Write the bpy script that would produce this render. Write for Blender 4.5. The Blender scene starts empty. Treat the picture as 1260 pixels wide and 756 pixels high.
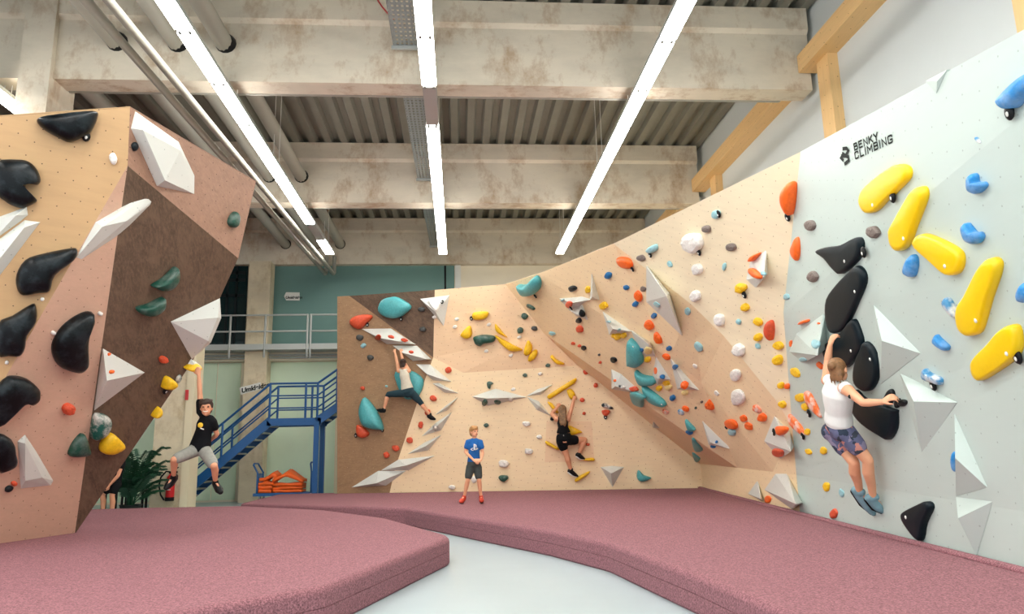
import bpy, bmesh, math, random
from mathutils import Vector, Matrix
from mathutils.bvhtree import BVHTree
from math import sin, cos, pi, radians

random.seed(11)
SC = bpy.context.scene
COL = SC.collection

# ------------------------------------------------------------------ camera
# room frame: X to the right, Y down the hall along the lamp rows, Z up, floor at z = 0
FOC, PCX, PCY = 900.0, 630.0, 378.0
CAM_POS = Vector((0.0, 0.0, 1.16))
AX_X = Vector((0.99726718, -0.00743752, 0.07350409))   # room axes seen from the camera (right, down, forward)
AX_Y = Vector((-0.07065777, 0.19458062, 0.97833832))
AX_Z = Vector((-0.02157888, -0.98085833, 0.19352335))
cam_data = bpy.data.cameras.new('camera')
cam = bpy.data.objects.new('camera', cam_data)
COL.objects.link(cam)
cam_data.sensor_fit = 'HORIZONTAL'
cam_data.sensor_width = 36.0
cam_data.lens = 36.0 * FOC / 1260.0
cam_data.clip_start = 0.05
cam_data.clip_end = 200.0
m = Matrix.Identity(4)
for r_, a_ in enumerate((AX_X, AX_Y, AX_Z)):
    m[r_][0], m[r_][1], m[r_][2] = a_[0], -a_[1], -a_[2]
    m[r_][3] = CAM_POS[r_]
cam.matrix_world = m
SC.camera = cam

# ------------------------------------------------------------------ world, exposure
world = bpy.data.worlds.new('world')
SC.world = world
world.use_nodes = True
bg = world.node_tree.nodes['Background']
bg.inputs[0].default_value = (0.86, 0.95, 1.0, 1)
bg.inputs[1].default_value = 0.8
SC.view_settings.view_transform = 'Standard'
SC.view_settings.look = 'None'
SC.view_settings.gamma = 1.0
SC.view_settings.use_curve_mapping = False
SC.view_settings.exposure = 1.42
LAMP_POWER = 13.8
LAMP_COLOUR = (1.0, 0.98, 0.93)


# ------------------------------------------------------------------ geometry helpers
def ray(px, py):
    c = Vector(((px - PCX) / FOC, (py - PCY) / FOC, 1.0))
    return Vector((AX_X.dot(c), AX_Y.dot(c), AX_Z.dot(c)))


def at_y(px, py, y):
    d = ray(px, py)
    return CAM_POS + d * (y / d.y)


def at_z(px, py, z):
    d = ray(px, py)
    return CAM_POS + d * ((z - CAM_POS.z) / d.z)


def on_plane(px, py, p, n):
    d = ray(px, py)
    return CAM_POS + d * ((p - CAM_POS).dot(n) / d.dot(n))


def tri_plane(a, b, c):
    n = (b - a).cross(c - a).normalized()
    if n.dot(CAM_POS - a) < 0:
        n = -n
    return a, n


def lerp(a, b, t):
    return a + (b - a) * t


def mesh_of(name, bm, mats, smooth=False):
    bmesh.ops.recalc_face_normals(bm, faces=bm.faces[:])
    me = bpy.data.meshes.new(name)
    bm.to_mesh(me)
    bm.free()
    for mt in (mats if isinstance(mats, (list, tuple)) else [mats]):
        me.materials.append(mt)
    if smooth:
        for p in me.polygons:
            p.use_smooth = True
    return me


def put(name, me, parent=None):
    o = bpy.data.objects.new(name, me)
    COL.objects.link(o)
    if parent is not None:
        o.parent = parent
        o.matrix_parent_inverse = Matrix.Translation(-parent.location)
    return o


def obj(name, bm, mats, parent=None, smooth=False):
    return put(name, mesh_of(name, bm, mats, smooth), parent)


def tag(o, label=None, cat=None, group=None, kind=None):
    if label: o['label'] = label
    if cat: o['category'] = cat
    if group: o['group'] = group
    if kind: o['kind'] = kind
    return o


def thing(name, label, cat, loc=(0, 0, 0), group=None, kind=None):
    o = bpy.data.objects.new(name, None)
    COL.objects.link(o)
    o.location = loc
    o.empty_display_size = 0.1
    return tag(o, label, cat, group, kind)


def box(bm, lo, hi, mi=0):
    x0, y0, z0 = lo
    x1, y1, z1 = hi
    v = [bm.verts.new(p) for p in ((x0, y0, z0), (x1, y0, z0), (x1, y1, z0), (x0, y1, z0),
                                   (x0, y0, z1), (x1, y0, z1), (x1, y1, z1), (x0, y1, z1))]
    for f in ((0, 3, 2, 1), (4, 5, 6, 7), (0, 1, 5, 4), (1, 2, 6, 5), (2, 3, 7, 6), (3, 0, 4, 7)):
        bm.faces.new([v[i] for i in f]).material_index = mi
    return v


def beam_box(bm, a, b, w, h, up=Vector((0, 0, 1)), mi=0):
    """a bar from a to b, w across and h along up"""
    a, b = Vector(a), Vector(b)
    t = (b - a).normalized()
    s = t.cross(up)
    if s.length < 1e-4:
        s = t.cross(Vector((0, 1, 0)))
    s.normalize()
    u = s.cross(t)
    v = []
    for p in (a, b):
        for i, j in ((-1, -1), (1, -1), (1, 1), (-1, 1)):
            v.append(bm.verts.new(p + s * (i * w / 2) + u * (j * h / 2)))
    for f in ((0, 3, 2, 1), (4, 5, 6, 7), (0, 1, 5, 4), (1, 2, 6, 5), (2, 3, 7, 6), (3, 0, 4, 7)):
        bm.faces.new([v[i] for i in f]).material_index = mi


def tube(bm, pts, rads, seg=12, side=None, caps=True, mi=0):
    """closed tapered tube; a radius may be (across side, across the other way)"""
    pts = [Vector(p) for p in pts]
    n = len(pts)
    if not isinstance(rads, (list, tuple)):
        rads = [rads] * n
    R = [r if isinstance(r, (list, tuple)) else (r, r) for r in rads]
    sides = side if isinstance(side, list) else [side] * n
    rings = []
    prev = None

    def ring(c, s, u, r):
        return [bm.verts.new(c + s * (cos(2 * pi * k / seg) * r[0]) + u * (sin(2 * pi * k / seg) * r[1])) for k in range(seg)]

    for i in range(n):
        t = (pts[min(i + 1, n - 1)] - pts[max(i - 1, 0)]).normalized()
        s = sides[i]
        if s is None:
            s = prev if prev is not None else (Vector((1, 0, 0)) if abs(t.x) < 0.9 else Vector((0, 1, 0)))
        s = (s - t * s.dot(t))
        if s.length < 1e-5:
            s = t.orthogonal()
        s.normalize()
        prev = s
        u = t.cross(s)
        r = R[i]
        if i == 0 and caps:
            k = min(r)
            rings.append(ring(pts[0] - t * k * 0.9, s, u, (r[0] * 0.42, r[1] * 0.42)))
            rings.append(ring(pts[0] - t * k * 0.55, s, u, (r[0] * 0.82, r[1] * 0.82)))
        rings.append(ring(pts[i], s, u, r))
        if i == n - 1 and caps:
            k = min(r)
            rings.append(ring(pts[i] + t * k * 0.55, s, u, (r[0] * 0.82, r[1] * 0.82)))
            rings.append(ring(pts[i] + t * k * 0.9, s, u, (r[0] * 0.42, r[1] * 0.42)))
    for a, b in zip(rings, rings[1:]):
        for k in range(seg):
            bm.faces.new((a[k], a[(k + 1) % seg], b[(k + 1) % seg], b[k])).material_index = mi
    bm.faces.new(rings[0][::-1]).material_index = mi
    bm.faces.new(rings[-1]).material_index = mi


def ball(bm, c, rx, ry, rz, ax=None, seg=14, rows=9, mi=0):
    """ellipsoid; ax = (x axis, y axis, z axis)"""
    ax = ax or (Vector((1, 0, 0)), Vector((0, 1, 0)), Vector((0, 0, 1)))
    c = Vector(c)
    rg = []
    for i in range(1, rows):
        a = pi * i / rows
        rg.append([bm.verts.new(c + ax[0] * (rx * sin(a) * cos(2 * pi * k / seg)) + ax[1] * (ry * sin(a) * sin(2 * pi * k / seg)) + ax[2] * (rz * cos(a)))
                   for k in range(seg)])
    t = bm.verts.new(c + ax[2] * rz)
    b = bm.verts.new(c - ax[2] * rz)
    for k in range(seg):
        bm.faces.new((t, rg[0][k], rg[0][(k + 1) % seg])).material_index = mi
        bm.faces.new((b, rg[-1][(k + 1) % seg], rg[-1][k])).material_index = mi
    for p, q in zip(rg, rg[1:]):
        for k in range(seg):
            bm.faces.new((p[k], q[k], q[(k + 1) % seg], p[(k + 1) % seg])).material_index = mi


def lathe(bm, c, prof, seg=16, mi=0):
    c = Vector(c)
    rg = [[bm.verts.new(c + Vector((r * cos(2 * pi * k / seg), r * sin(2 * pi * k / seg), z))) for k in range(seg)] for r, z in prof]
    for a, b in zip(rg, rg[1:]):
        for k in range(seg):
            bm.faces.new((a[k], a[(k + 1) % seg], b[(k + 1) % seg], b[k])).material_index = mi
    bm.faces.new(rg[0][::-1]).material_index = mi
    bm.faces.new(rg[-1]).material_index = mi


# ------------------------------------------------------------------ materials
def srgb(r, g, b):
    def f(c):
        c /= 255.0
        return c / 12.92 if c <= 0.04045 else ((c + 0.055) / 1.055) ** 2.4
    return (f(r), f(g), f(b), 1.0)


def shade(c, k):
    return (min(1, c[0] * k), min(1, c[1] * k), min(1, c[2] * k), 1.0)


def base_mat(name, col, rough=0.6, metal=0.0):
    mt = bpy.data.materials.new(name)
    mt.use_nodes = True
    b = mt.node_tree.nodes['Principled BSDF']
    b.inputs['Base Color'].default_value = col
    b.inputs['Roughness'].default_value = rough
    b.inputs['Metallic'].default_value = metal
    if max(col[:3]) < 0.03:
        b.inputs['Specular IOR Level'].default_value = 0.22
    return mt, mt.node_tree, b


def noise(nt, scale, detail=4.0, rough=0.6, vec=None, stretch=None, coord='Object'):
    n = nt.nodes.new('ShaderNodeTexNoise')
    n.inputs['Scale'].default_value = scale
    n.inputs['Detail'].default_value = detail
    n.inputs['Roughness'].default_value = rough
    if vec is None:
        tc = nt.nodes.new('ShaderNodeTexCoord')
        vec = tc.outputs[coord]
    if stretch:
        mp = nt.nodes.new('ShaderNodeMapping')
        mp.inputs['Scale'].default_value = stretch
        nt.links.new(vec, mp.inputs['Vector'])
        vec = mp.outputs['Vector']
    nt.links.new(vec, n.inputs['Vector'])
    return n


def ramp(nt, fac, stops):
    r = nt.nodes.new('ShaderNodeValToRGB')
    el = r.color_ramp.elements
    while len(el) < len(stops):
        el.new(0.5)
    for e, (p, c) in zip(el, stops):
        e.position = p
        e.color = c
    nt.links.new(fac, r.inputs['Fac'])
    return r


def mixc(nt, fac, a, b):
    mx = nt.nodes.new('ShaderNodeMix')
    mx.data_type = 'RGBA'
    for s, v in ((0, fac), (6, a), (7, b)):
        if hasattr(v, 'is_output'):
            nt.links.new(v, mx.inputs[s])
        else:
            mx.inputs[s].default_value = v
    return mx.outputs[2]


def bump(nt, b, h, strength, dist=0.01):
    bp = nt.nodes.new('ShaderNodeBump')
    bp.inputs['Strength'].default_value = strength
    bp.inputs['Distance'].default_value = dist
    nt.links.new(h, bp.inputs['Height'])
    nt.links.new(bp.outputs['Normal'], b.inputs['Normal'])


def plain(name, col, rough=0.6, metal=0.0, var=0.0, scale=8.0):
    mt, nt, b = base_mat(name, col, rough, metal)
    if var:
        n = noise(nt, scale)
        r = ramp(nt, n.outputs['Fac'], [(0.3, shade(col, 1 - var)), (0.7, shade(col, 1 + var))])
        nt.links.new(r.outputs['Color'], b.inputs['Base Color'])
    return mt


def board_mat(name, col, dots, pitch=0.165, rough=0.55, var=0.08, stretch=(1.2, 9, 1), scale=1.6, dot_r=0.052, patch=0.0):
    """plywood with drilled bolt holes, laid out in metres through the UV map"""
    mt, nt, b = base_mat(name, col, rough)
    uv = nt.nodes.new('ShaderNodeUVMap')
    n1 = noise(nt, scale, 5, 0.62, uv.outputs['UV'], stretch)
    r1 = ramp(nt, n1.outputs['Fac'], [(0.28, shade(col, 1 - var)), (0.5, col), (0.75, shade(col, 1 + var * 0.7))])
    out = r1.outputs['Color']
    if patch:
        n2 = noise(nt, 2.6, 8, 0.72, uv.outputs['UV'], (1, 1.6, 1))
        n2.inputs['Distortion'].default_value = 1.2
        r2 = ramp(nt, n2.outputs['Fac'], [(0.4, (0, 0, 0, 1)), (0.62, (1, 1, 1, 1))])
        out = mixc(nt, r2.outputs['Color'], out, shade(col, 1 - patch))
        n3 = noise(nt, 14, 4, 0.7, uv.outputs['UV'], (1, 2.5, 1))
        r3 = ramp(nt, n3.outputs['Fac'], [(0.45, (0, 0, 0, 1)), (0.75, (1, 1, 1, 1))])
        out = mixc(nt, r3.outputs['Color'], out, shade(col, 1 + patch * 0.6))
    if dots:
        mp = nt.nodes.new('ShaderNodeMapping')
        mp.inputs['Rotation'].default_value = (0, 0, 0.36)
        mp.inputs['Scale'].default_value = (1 / pitch, 1 / pitch, 1)
        nt.links.new(uv.outputs['UV'], mp.inputs['Vector'])
        fr = nt.nodes.new('ShaderNodeVectorMath'); fr.operation = 'FRACTION'
        nt.links.new(mp.outputs['Vector'], fr.inputs[0])
        sb = nt.nodes.new('ShaderNodeVectorMath'); sb.operation = 'SUBTRACT'
        sb.inputs[1].default_value = (0.5, 0.5, 0)
        nt.links.new(fr.outputs[0], sb.inputs[0])
        mu = nt.nodes.new('ShaderNodeVectorMath'); mu.operation = 'MULTIPLY'
        mu.inputs[1].default_value = (1, 1, 0)
        nt.links.new(sb.outputs[0], mu.inputs[0])
        ln = nt.nodes.new('ShaderNodeVectorMath'); ln.operation = 'LENGTH'
        nt.links.new(mu.outputs[0], ln.inputs[0])
        lt = nt.nodes.new('ShaderNodeMath'); lt.operation = 'LESS_THAN'
        lt.inputs[1].default_value = dot_r
        nt.links.new(ln.outputs['Value'], lt.inputs[0])
        out = mixc(nt, lt.outputs[0], out, dots)
    nt.links.new(out, b.inputs['Base Color'])
    return mt


def concrete_mat(name, col, stain, sc=0.9):
    mt, nt, b = base_mat(name, col, 0.85)
    n1 = noise(nt, sc, 7, 0.65, None, (0.6, 1, 1.5))
    r1 = ramp(nt, n1.outputs['Fac'], [(0.35, shade(col, 0.84)), (0.55, col), (0.75, shade(col, 1.1))])
    n2 = noise(nt, 2.6, 5, 0.75, None, (0.7, 1, 0.45))
    r2 = ramp(nt, n2.outputs['Fac'], [(0.5, (0, 0, 0, 1)), (0.68, (0.75, 0.75, 0.75, 1))])
    c = mixc(nt, r2.outputs['Color'], r1.outputs['Color'], stain)
    nt.links.new(c, b.inputs['Base Color'])
    n3 = noise(nt, 60, 3)
    bump(nt, b, n3.outputs['Fac'], 0.25, 0.004)
    return mt


M = {}
M['concrete'] = concrete_mat('concrete', srgb(226, 215, 195), srgb(178, 146, 110))
M['concrete_dark'] = concrete_mat('concrete aisle', srgb(150, 150, 138), srgb(110, 100, 85))
M['column'] = concrete_mat('column concrete', srgb(228, 214, 184), srgb(190, 168, 130))
M['deck'] = plain('roof deck', srgb(128, 126, 114), 0.5, 0.0, 0.06, 3)
M['plaster'] = plain('white plaster', srgb(206, 212, 212), 0.8, 0, 0.015, 1.2)
M['cream'] = plain('cream wall', srgb(248, 238, 216), 0.8, 0, 0.02, 1.5)
M['green'] = plain('green panelling', srgb(220, 240, 212), 0.55, 0, 0.05, 0.7)
M['green_deep'] = plain('deep green panelling', srgb(104, 142, 136), 0.5, 0, 0.06, 0.6)
M['frame'] = plain('cream frame', srgb(228, 216, 184), 0.6)
M['window_dark'] = plain('dark glazing', srgb(24, 50, 52), 0.12)
M['window_frame'] = plain('dark window frame', srgb(20, 34, 36), 0.5)
M['glulam'] = board_mat('glulam timber', srgb(232, 192, 134), srgb(150, 106, 64), 0.21, 0.5, 0.1, (0.6, 10, 1), 2.5, 0.035)
M['ply'] = board_mat('birch plywood', srgb(245, 219, 178), srgb(186, 138, 100), 0.17, 0.5, 0.05, dot_r=0.045)
M['ply_pale'] = board_mat('pale birch plywood', srgb(242, 226, 194), srgb(190, 168, 130), 0.17, 0.5, 0.05, dot_r=0.045)
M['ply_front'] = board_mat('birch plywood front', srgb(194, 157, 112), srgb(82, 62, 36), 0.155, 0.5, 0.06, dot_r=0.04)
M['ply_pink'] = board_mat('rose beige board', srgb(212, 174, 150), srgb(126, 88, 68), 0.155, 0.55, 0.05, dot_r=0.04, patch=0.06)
M['ply_warm'] = board_mat('warm plywood', srgb(240, 206, 166), srgb(184, 128, 96), 0.17, 0.5, 0.05, dot_r=0.045)
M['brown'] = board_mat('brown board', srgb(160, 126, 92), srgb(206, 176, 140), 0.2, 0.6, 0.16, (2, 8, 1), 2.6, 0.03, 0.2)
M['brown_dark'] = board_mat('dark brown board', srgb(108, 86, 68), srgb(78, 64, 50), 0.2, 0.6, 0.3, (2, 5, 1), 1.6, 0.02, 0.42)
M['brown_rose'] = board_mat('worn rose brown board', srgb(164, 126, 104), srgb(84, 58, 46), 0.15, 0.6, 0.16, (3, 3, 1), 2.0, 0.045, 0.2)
M['white_wall'] = board_mat('white painted board', srgb(192, 207, 201), srgb(162, 176, 170), 0.19, 0.45, 0.012, dot_r=0.036)
M['volume'] = board_mat('white volume board', srgb(214, 216, 209), srgb(176, 182, 174), 0.2, 0.55, 0.012, dot_r=0.036)
M['floor'] = plain('grey screed floor', srgb(172, 187, 191), 0.35, 0, 0.04, 0.8)
M['blue_steel'] = plain('blue steel', srgb(22, 84, 142), 0.4)
M['grey_steel'] = plain('grey steel', srgb(178, 182, 178), 0.4, 0.1)
M['galv'] = plain('galvanised steel', srgb(150, 156, 154), 0.4, 0.35, 0.06, 6)
M['pipe'] = plain('grey pipe', srgb(170, 168, 156), 0.45, 0.1)
M['white_pipe'] = plain('pale pipe', srgb(164, 162, 150), 0.5)
M['black'] = plain('black plastic', srgb(18, 20, 22), 0.4)
M['white'] = plain('white plastic', srgb(236, 236, 230), 0.5)
M['ink'] = plain('black print', srgb(34, 40, 38), 0.7)
M['red'] = plain('red enamel', srgb(196, 28, 34), 0.35)
M['orange_cloth'] = plain('orange sheet', srgb(238, 98, 20), 0.6, 0, 0.06, 6)
M['leaf'] = plain('palm leaf', srgb(24, 74, 48), 0.5, 0, 0.2, 4)
M['pot'] = plain('dark pot', srgb(38, 44, 42), 0.5)
M['dark_wood'] = plain('dark furniture', srgb(34, 36, 36), 0.5)
M['skin'] = plain('skin', srgb(222, 158, 122), 0.55, 0, 0.04, 12)
M['skin_fair'] = plain('fair skin', srgb(232, 170, 132), 0.55, 0, 0.04, 12)
M['hair_dark'] = plain('dark brown hair', srgb(60, 44, 34), 0.6, 0, 0.3, 30)
M['hair_fair'] = plain('fair hair', srgb(186, 138, 84), 0.6, 0, 0.3, 30)
M['hair_brown'] = plain('brown tied hair', srgb(134, 96, 62), 0.6, 0, 0.35, 30)
M['hair_long'] = plain('long brown hair', srgb(128, 96, 62), 0.55, 0, 0.45, 22)
M['cloth_black'] = plain('black cloth', srgb(12, 14, 18), 0.85)
M['cloth_blue'] = plain('blue cloth', srgb(24, 98, 172), 0.85, 0, 0.06, 9)
M['cloth_white'] = plain('white cloth', srgb(236, 238, 234), 0.85, 0, 0.03, 9)
M['cloth_grey'] = plain('grey denim', srgb(150, 150, 142), 0.85, 0, 0.12, 20)
M['cloth_dark_grey'] = plain('charcoal cloth', srgb(62, 68, 66), 0.85, 0, 0.08, 16)
M['cloth_ivory'] = plain('pale grey cloth', srgb(205, 198, 180), 0.85, 0, 0.06, 16)
M['cloth_navy'] = plain('dark teal cloth', srgb(24, 54, 64), 0.85)
M['shoe_blue'] = plain('pale blue shoe', srgb(120, 158, 170), 0.6, 0, 0.15, 14)
M['shoe_red'] = plain('red shoe', srgb(204, 62, 40), 0.6)
M['eye'] = plain('eye', srgb(40, 28, 22), 0.3)
M['lip'] = plain('lips', srgb(186, 92, 80), 0.5)
M['teeth'] = plain('teeth', srgb(240, 236, 226), 0.4)
M['yellow_print'] = plain('yellow print', srgb(240, 196, 50), 0.7)


def pattern_shorts():
    mt, nt, b = base_mat('patterned shorts', srgb(110, 118, 140), 0.8)
    v = nt.nodes.new('ShaderNodeTexVoronoi')
    v.inputs['Scale'].default_value = 13
    n = noise(nt, 9, 3)
    tc = nt.nodes.new('ShaderNodeTexCoord')
    ad = nt.nodes.new('ShaderNodeVectorMath'); ad.operation = 'ADD'
    sc_ = nt.nodes.new('ShaderNodeVectorMath'); sc_.operation = 'SCALE'
    sc_.inputs['Scale'].default_value = 0.12
    nt.links.new(n.outputs['Color'], sc_.inputs[0])
    nt.links.new(tc.outputs['Object'], ad.inputs[0])
    nt.links.new(sc_.outputs[0], ad.inputs[1])
    nt.links.new(ad.outputs[0], v.inputs['Vector'])
    r = ramp(nt, v.outputs['Color'], [(0.0, srgb(44, 58, 78)), (0.3, srgb(96, 100, 132)), (0.55, srgb(140, 134, 160)), (0.72, srgb(206, 140, 128)), (0.85, srgb(60, 66, 78))])
    r.color_ramp.interpolation = 'CONSTANT'
    nt.links.new(r.outputs['Color'], b.inputs['Base Color'])
    return mt


M['shorts_pattern'] = pattern_shorts()


def carpet_mat():
    c = srgb(146, 97, 104)
    mt, nt, b = base_mat('mauve carpet', c, 0.95)
    n1 = noise(nt, 80, 3, 0.8)
    r1 = ramp(nt, n1.outputs['Fac'], [(0.36, shade(c, 0.4)), (0.5, shade(c, 0.92)), (0.66, shade(c, 1.7))])
    n2 = noise(nt, 0.7, 5, 0.7)
    r2 = ramp(nt, n2.outputs['Fac'], [(0.35, (0, 0, 0, 1)), (0.65, (1, 1, 1, 1))])
    o = mixc(nt, r2.outputs['Color'], r1.outputs['Color'], shade(c, 0.92))
    mx = nt.nodes.new('ShaderNodeMix'); mx.data_type = 'RGBA'
    mx.inputs[0].default_value = 0.25
    nt.links.new(r1.outputs['Color'], mx.inputs[6]); nt.links.new(o, mx.inputs[7])
    nt.links.new(mx.outputs[2], b.inputs['Base Color'])
    bump(nt, b, n1.outputs['Fac'], 0.5, 0.01)
    return mt


M['carpet'] = carpet_mat()


def lamp_mat():
    mt = bpy.data.materials.new('lit lamp')
    mt.use_nodes = True
    nt = mt.node_tree
    nt.nodes.remove(nt.nodes['Principled BSDF'])
    e = nt.nodes.new('ShaderNodeEmission')
    e.inputs[0].default_value = (*LAMP_COLOUR, 1)
    e.inputs[1].default_value = LAMP_POWER
    nt.links.new(e.outputs[0], nt.nodes['Material Output'].inputs[0])
    return mt


M['lamp'] = lamp_mat()
M['lamp_off'] = plain('unlit lamp', srgb(186, 182, 178), 0.5)


def hold_mat(name, col, rough=0.5, chalk=0.0, chalk_col=None, grain=1.0):
    mt, nt, b = base_mat(name, col, rough)
    n = noise(nt, 24, 4, 0.7)
    r = ramp(nt, n.outputs['Fac'], [(0.35, shade(col, 1 - 0.14 * grain)), (0.65, shade(col, 1 + 0.1 * grain))])
    o = r.outputs['Color']
    if chalk:
        n2 = noise(nt, 7, 4, 0.65)
        r2 = ramp(nt, n2.outputs['Fac'], [(0.44, (0, 0, 0, 1)), (0.62, (chalk, chalk, chalk, 1))])
        o = mixc(nt, r2.outputs['Color'], o, chalk_col or srgb(236, 232, 224))
    nt.links.new(o, b.inputs['Base Color'])
    bump(nt, b, noise(nt, 60, 3).outputs['Fac'], 0.2 * grain, 0.004)
    return mt


HM = {
    'Y': hold_mat('yellow hold', srgb(246, 196, 28), 0.45),
    'Yw': hold_mat('bright yellow hold', srgb(248, 206, 0), 0.35, grain=0.15),
    'O': hold_mat('orange hold', srgb(255, 106, 28), 0.45),
    'Oc': hold_mat('chalky orange hold', srgb(250, 116, 48), 0.5, 0.8),
    'R': hold_mat('red hold', srgb(218, 84, 50), 0.5),
    'T': hold_mat('teal hold', srgb(82, 170, 174), 0.45),
    'P': hold_mat('pale blue hold', srgb(152, 200, 208), 0.5),
    'B': hold_mat('blue hold', srgb(24, 110, 170), 0.45),
    'Bw': hold_mat('bright blue hold', srgb(34, 140, 210), 0.45, 0.15),
    'G': hold_mat('dark green hold', srgb(12, 74, 60), 0.35, 0.1),
    'Gc': hold_mat('chalky green hold', srgb(20, 96, 84), 0.35, 0.8),
    'K': hold_mat('black hold', srgb(5, 10, 14), 0.32, 0.12, srgb(90, 105, 112)),
    'Kw': hold_mat('blue black hold', srgb(6, 24, 32), 0.45, grain=0.3),
    'W': hold_mat('white hold', srgb(236, 234, 228), 0.5),
    'D': hold_mat('grey stone hold', srgb(118, 106, 100), 0.55),
    'Dk': hold_mat('dark grey hold', srgb(72, 74, 72), 0.55),
    'PY': hold_mat('pale yellow hold', srgb(240, 220, 150), 0.5),
    'BW': hold_mat('blue hold with white chalk', srgb(60, 140, 190), 0.5, 0.9),
    'KW': hold_mat('black and white hold', srgb(28, 40, 48), 0.4, 1.0),
}

# ------------------------------------------------------------------ the hall
HALL_L, HALL_R, HALL_BACK, DECK_Z, BEAM_Z = -11.0, 5.5, 20.6, 7.8, 6.46


def struct(name, bm, mat, label, cat, smooth=False):
    return tag(obj(name, bm, mat, None, smooth), label, cat, None, 'structure')


bm = bmesh.new(); box(bm, (HALL_L - 0.3, -9, -0.2), (HALL_R + 0.3, HALL_BACK + 0.4, 0))
struct('floor', bm, M['floor'], 'pale grey smooth screed floor between the mats', 'floor')

bm = bmesh.new()                      # trapezoid roof sheet, ribs run down the hall
x, rows = HALL_L, []
while x < HALL_R:
    for dx, z in ((0, 0), (0.14, 0), (0.18, 0.11), (0.30, 0.11)):
        rows.append((x + dx, DECK_Z + z))
    x += 0.34
vs = [(bm.verts.new((a, -9, z)), bm.verts.new((a, HALL_BACK + 0.3, z))) for a, z in rows]
for p, q in zip(vs, vs[1:]):
    bm.faces.new((p[0], q[0], q[1], p[1]))
vs = [(bm.verts.new((a, -9, z + 0.06)), bm.verts.new((a, HALL_BACK + 0.3, z + 0.06))) for a, z in rows]
for p, q in zip(vs, vs[1:]):
    bm.faces.new((p[0], p[1], q[1], q[0]))
struct('ceiling', bm, M['deck'], 'corrugated metal roof sheet with ribs running down the hall', 'ceiling')

bm = bmesh.new(); box(bm, (HALL_R, -9, 0), (HALL_R + 0.2, HALL_BACK + 0.3, DECK_Z + 0.1))
struct('wall_right', bm, M['plaster'], 'smooth white building wall above the white climbing wall', 'wall')
bm = bmesh.new(); box(bm, (HALL_L - 0.2, 5.0, 0), (HALL_L, HALL_BACK + 0.3, DECK_Z + 0.1))
struct('wall_left', bm, M['concrete_dark'], 'dim concrete wall of the side aisle', 'wall')
bm = bmesh.new(); box(bm, (HALL_L, HALL_BACK, 0), (HALL_R, HALL_BACK + 0.2, DECK_Z + 0.1))
back_wall = struct('wall_back', bm, M['cream'], 'cream end wall behind the stairs and climbing wall', 'wall')


def back_panel(name, mat, x0, x1, z0, z1, dy=0.03, parent=None):
    b = bmesh.new(); box(b, (x0, HALL_BACK - dy, z0), (x1, HALL_BACK, z1))
    return obj(name, b, mat, parent or back_wall)


YB = HALL_BACK - 0.05
zg0 = at_y(330, 441, YB).z
zslab = at_y(330, 429, YB).z
ztop = at_y(400, 325, YB).z
xs = [at_y(p, 540, YB).x for p in (150, 205, 262, 300, 416, 480)]
back_panel('green_panel', M["green"], -10.6, xs[2], 0.05, zg0 - 0.12)
back_panel('green_panel', M['green'], xs[2] + 0.03, at_y(291, 560, YB).x, 0.05, zg0 - 0.12)
back_panel('green_panel', M['green'], at_y(318, 560, YB).x, at_y(413, 560, YB).x, 0.05, zg0 - 0.12)
back_panel('green_panel', M['green'], at_y(416, 560, YB).x, -0.2, 0.05, zg0 - 0.12)
back_panel('upper_panel', M['green_deep'], at_y(332, 380, YB).x, at_y(547, 350, YB).x, zslab + 0.02, ztop + 0.3)
back_panel('upper_panel', M['green_deep'], at_y(549, 350, YB).x, at_y(559, 350, YB).x, zslab + 0.02, ztop + 0.3)
back_panel('frame_strip', M['white'], at_y(560, 340, YB).x, at_y(567, 340, YB).x, zslab, ztop + 0.3, 0.08)
back_panel('frame_strip', M['black'], at_y(546.6, 340, YB).x, at_y(549, 340, YB).x, zslab, ztop + 0.3, 0.05)
back_panel('frame_strip', M['frame'], at_y(412, 560, YB).x, at_y(416, 560, YB).x, 0, zg0, 0.1)
back_panel('frame_strip', M['frame'], at_y(193, 540, YB).x, at_y(197, 540, YB).x, 0, zg0, 0.1)
back_panel('frame_strip', M['cream'], at_y(330, 380, YB).x, at_y(332.5, 380, YB).x, zslab, ztop + 0.3, 0.08)
# dark glazing upstairs at the left
win = bmesh.new(); box(win, (-9.5, HALL_BACK - 0.06, zslab), (at_y(303, 380, YB).x, HALL_BACK - 0.02, ztop + 0.3))
win = struct('window_1', win, M['window_dark'], 'dark upstairs window left of the concrete column', 'window')
bm = bmesh.new()
for px in (262, 279, 290):
    xx = at_y(px, 380, YB).x
    box(bm, (xx - 0.03, HALL_BACK - 0.1, zslab), (xx + 0.03, HALL_BACK - 0.06, ztop + 0.2))
for py in (336, 345, 364):
    zz = at_y(280, py, YB).z
    box(bm, (-9.5, HALL_BACK - 0.1, zz - 0.04), (at_y(300, 380, YB).x, HALL_BACK - 0.06, zz + 0.04))
obj('window_frame', bm, M['window_frame'], win)

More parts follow.
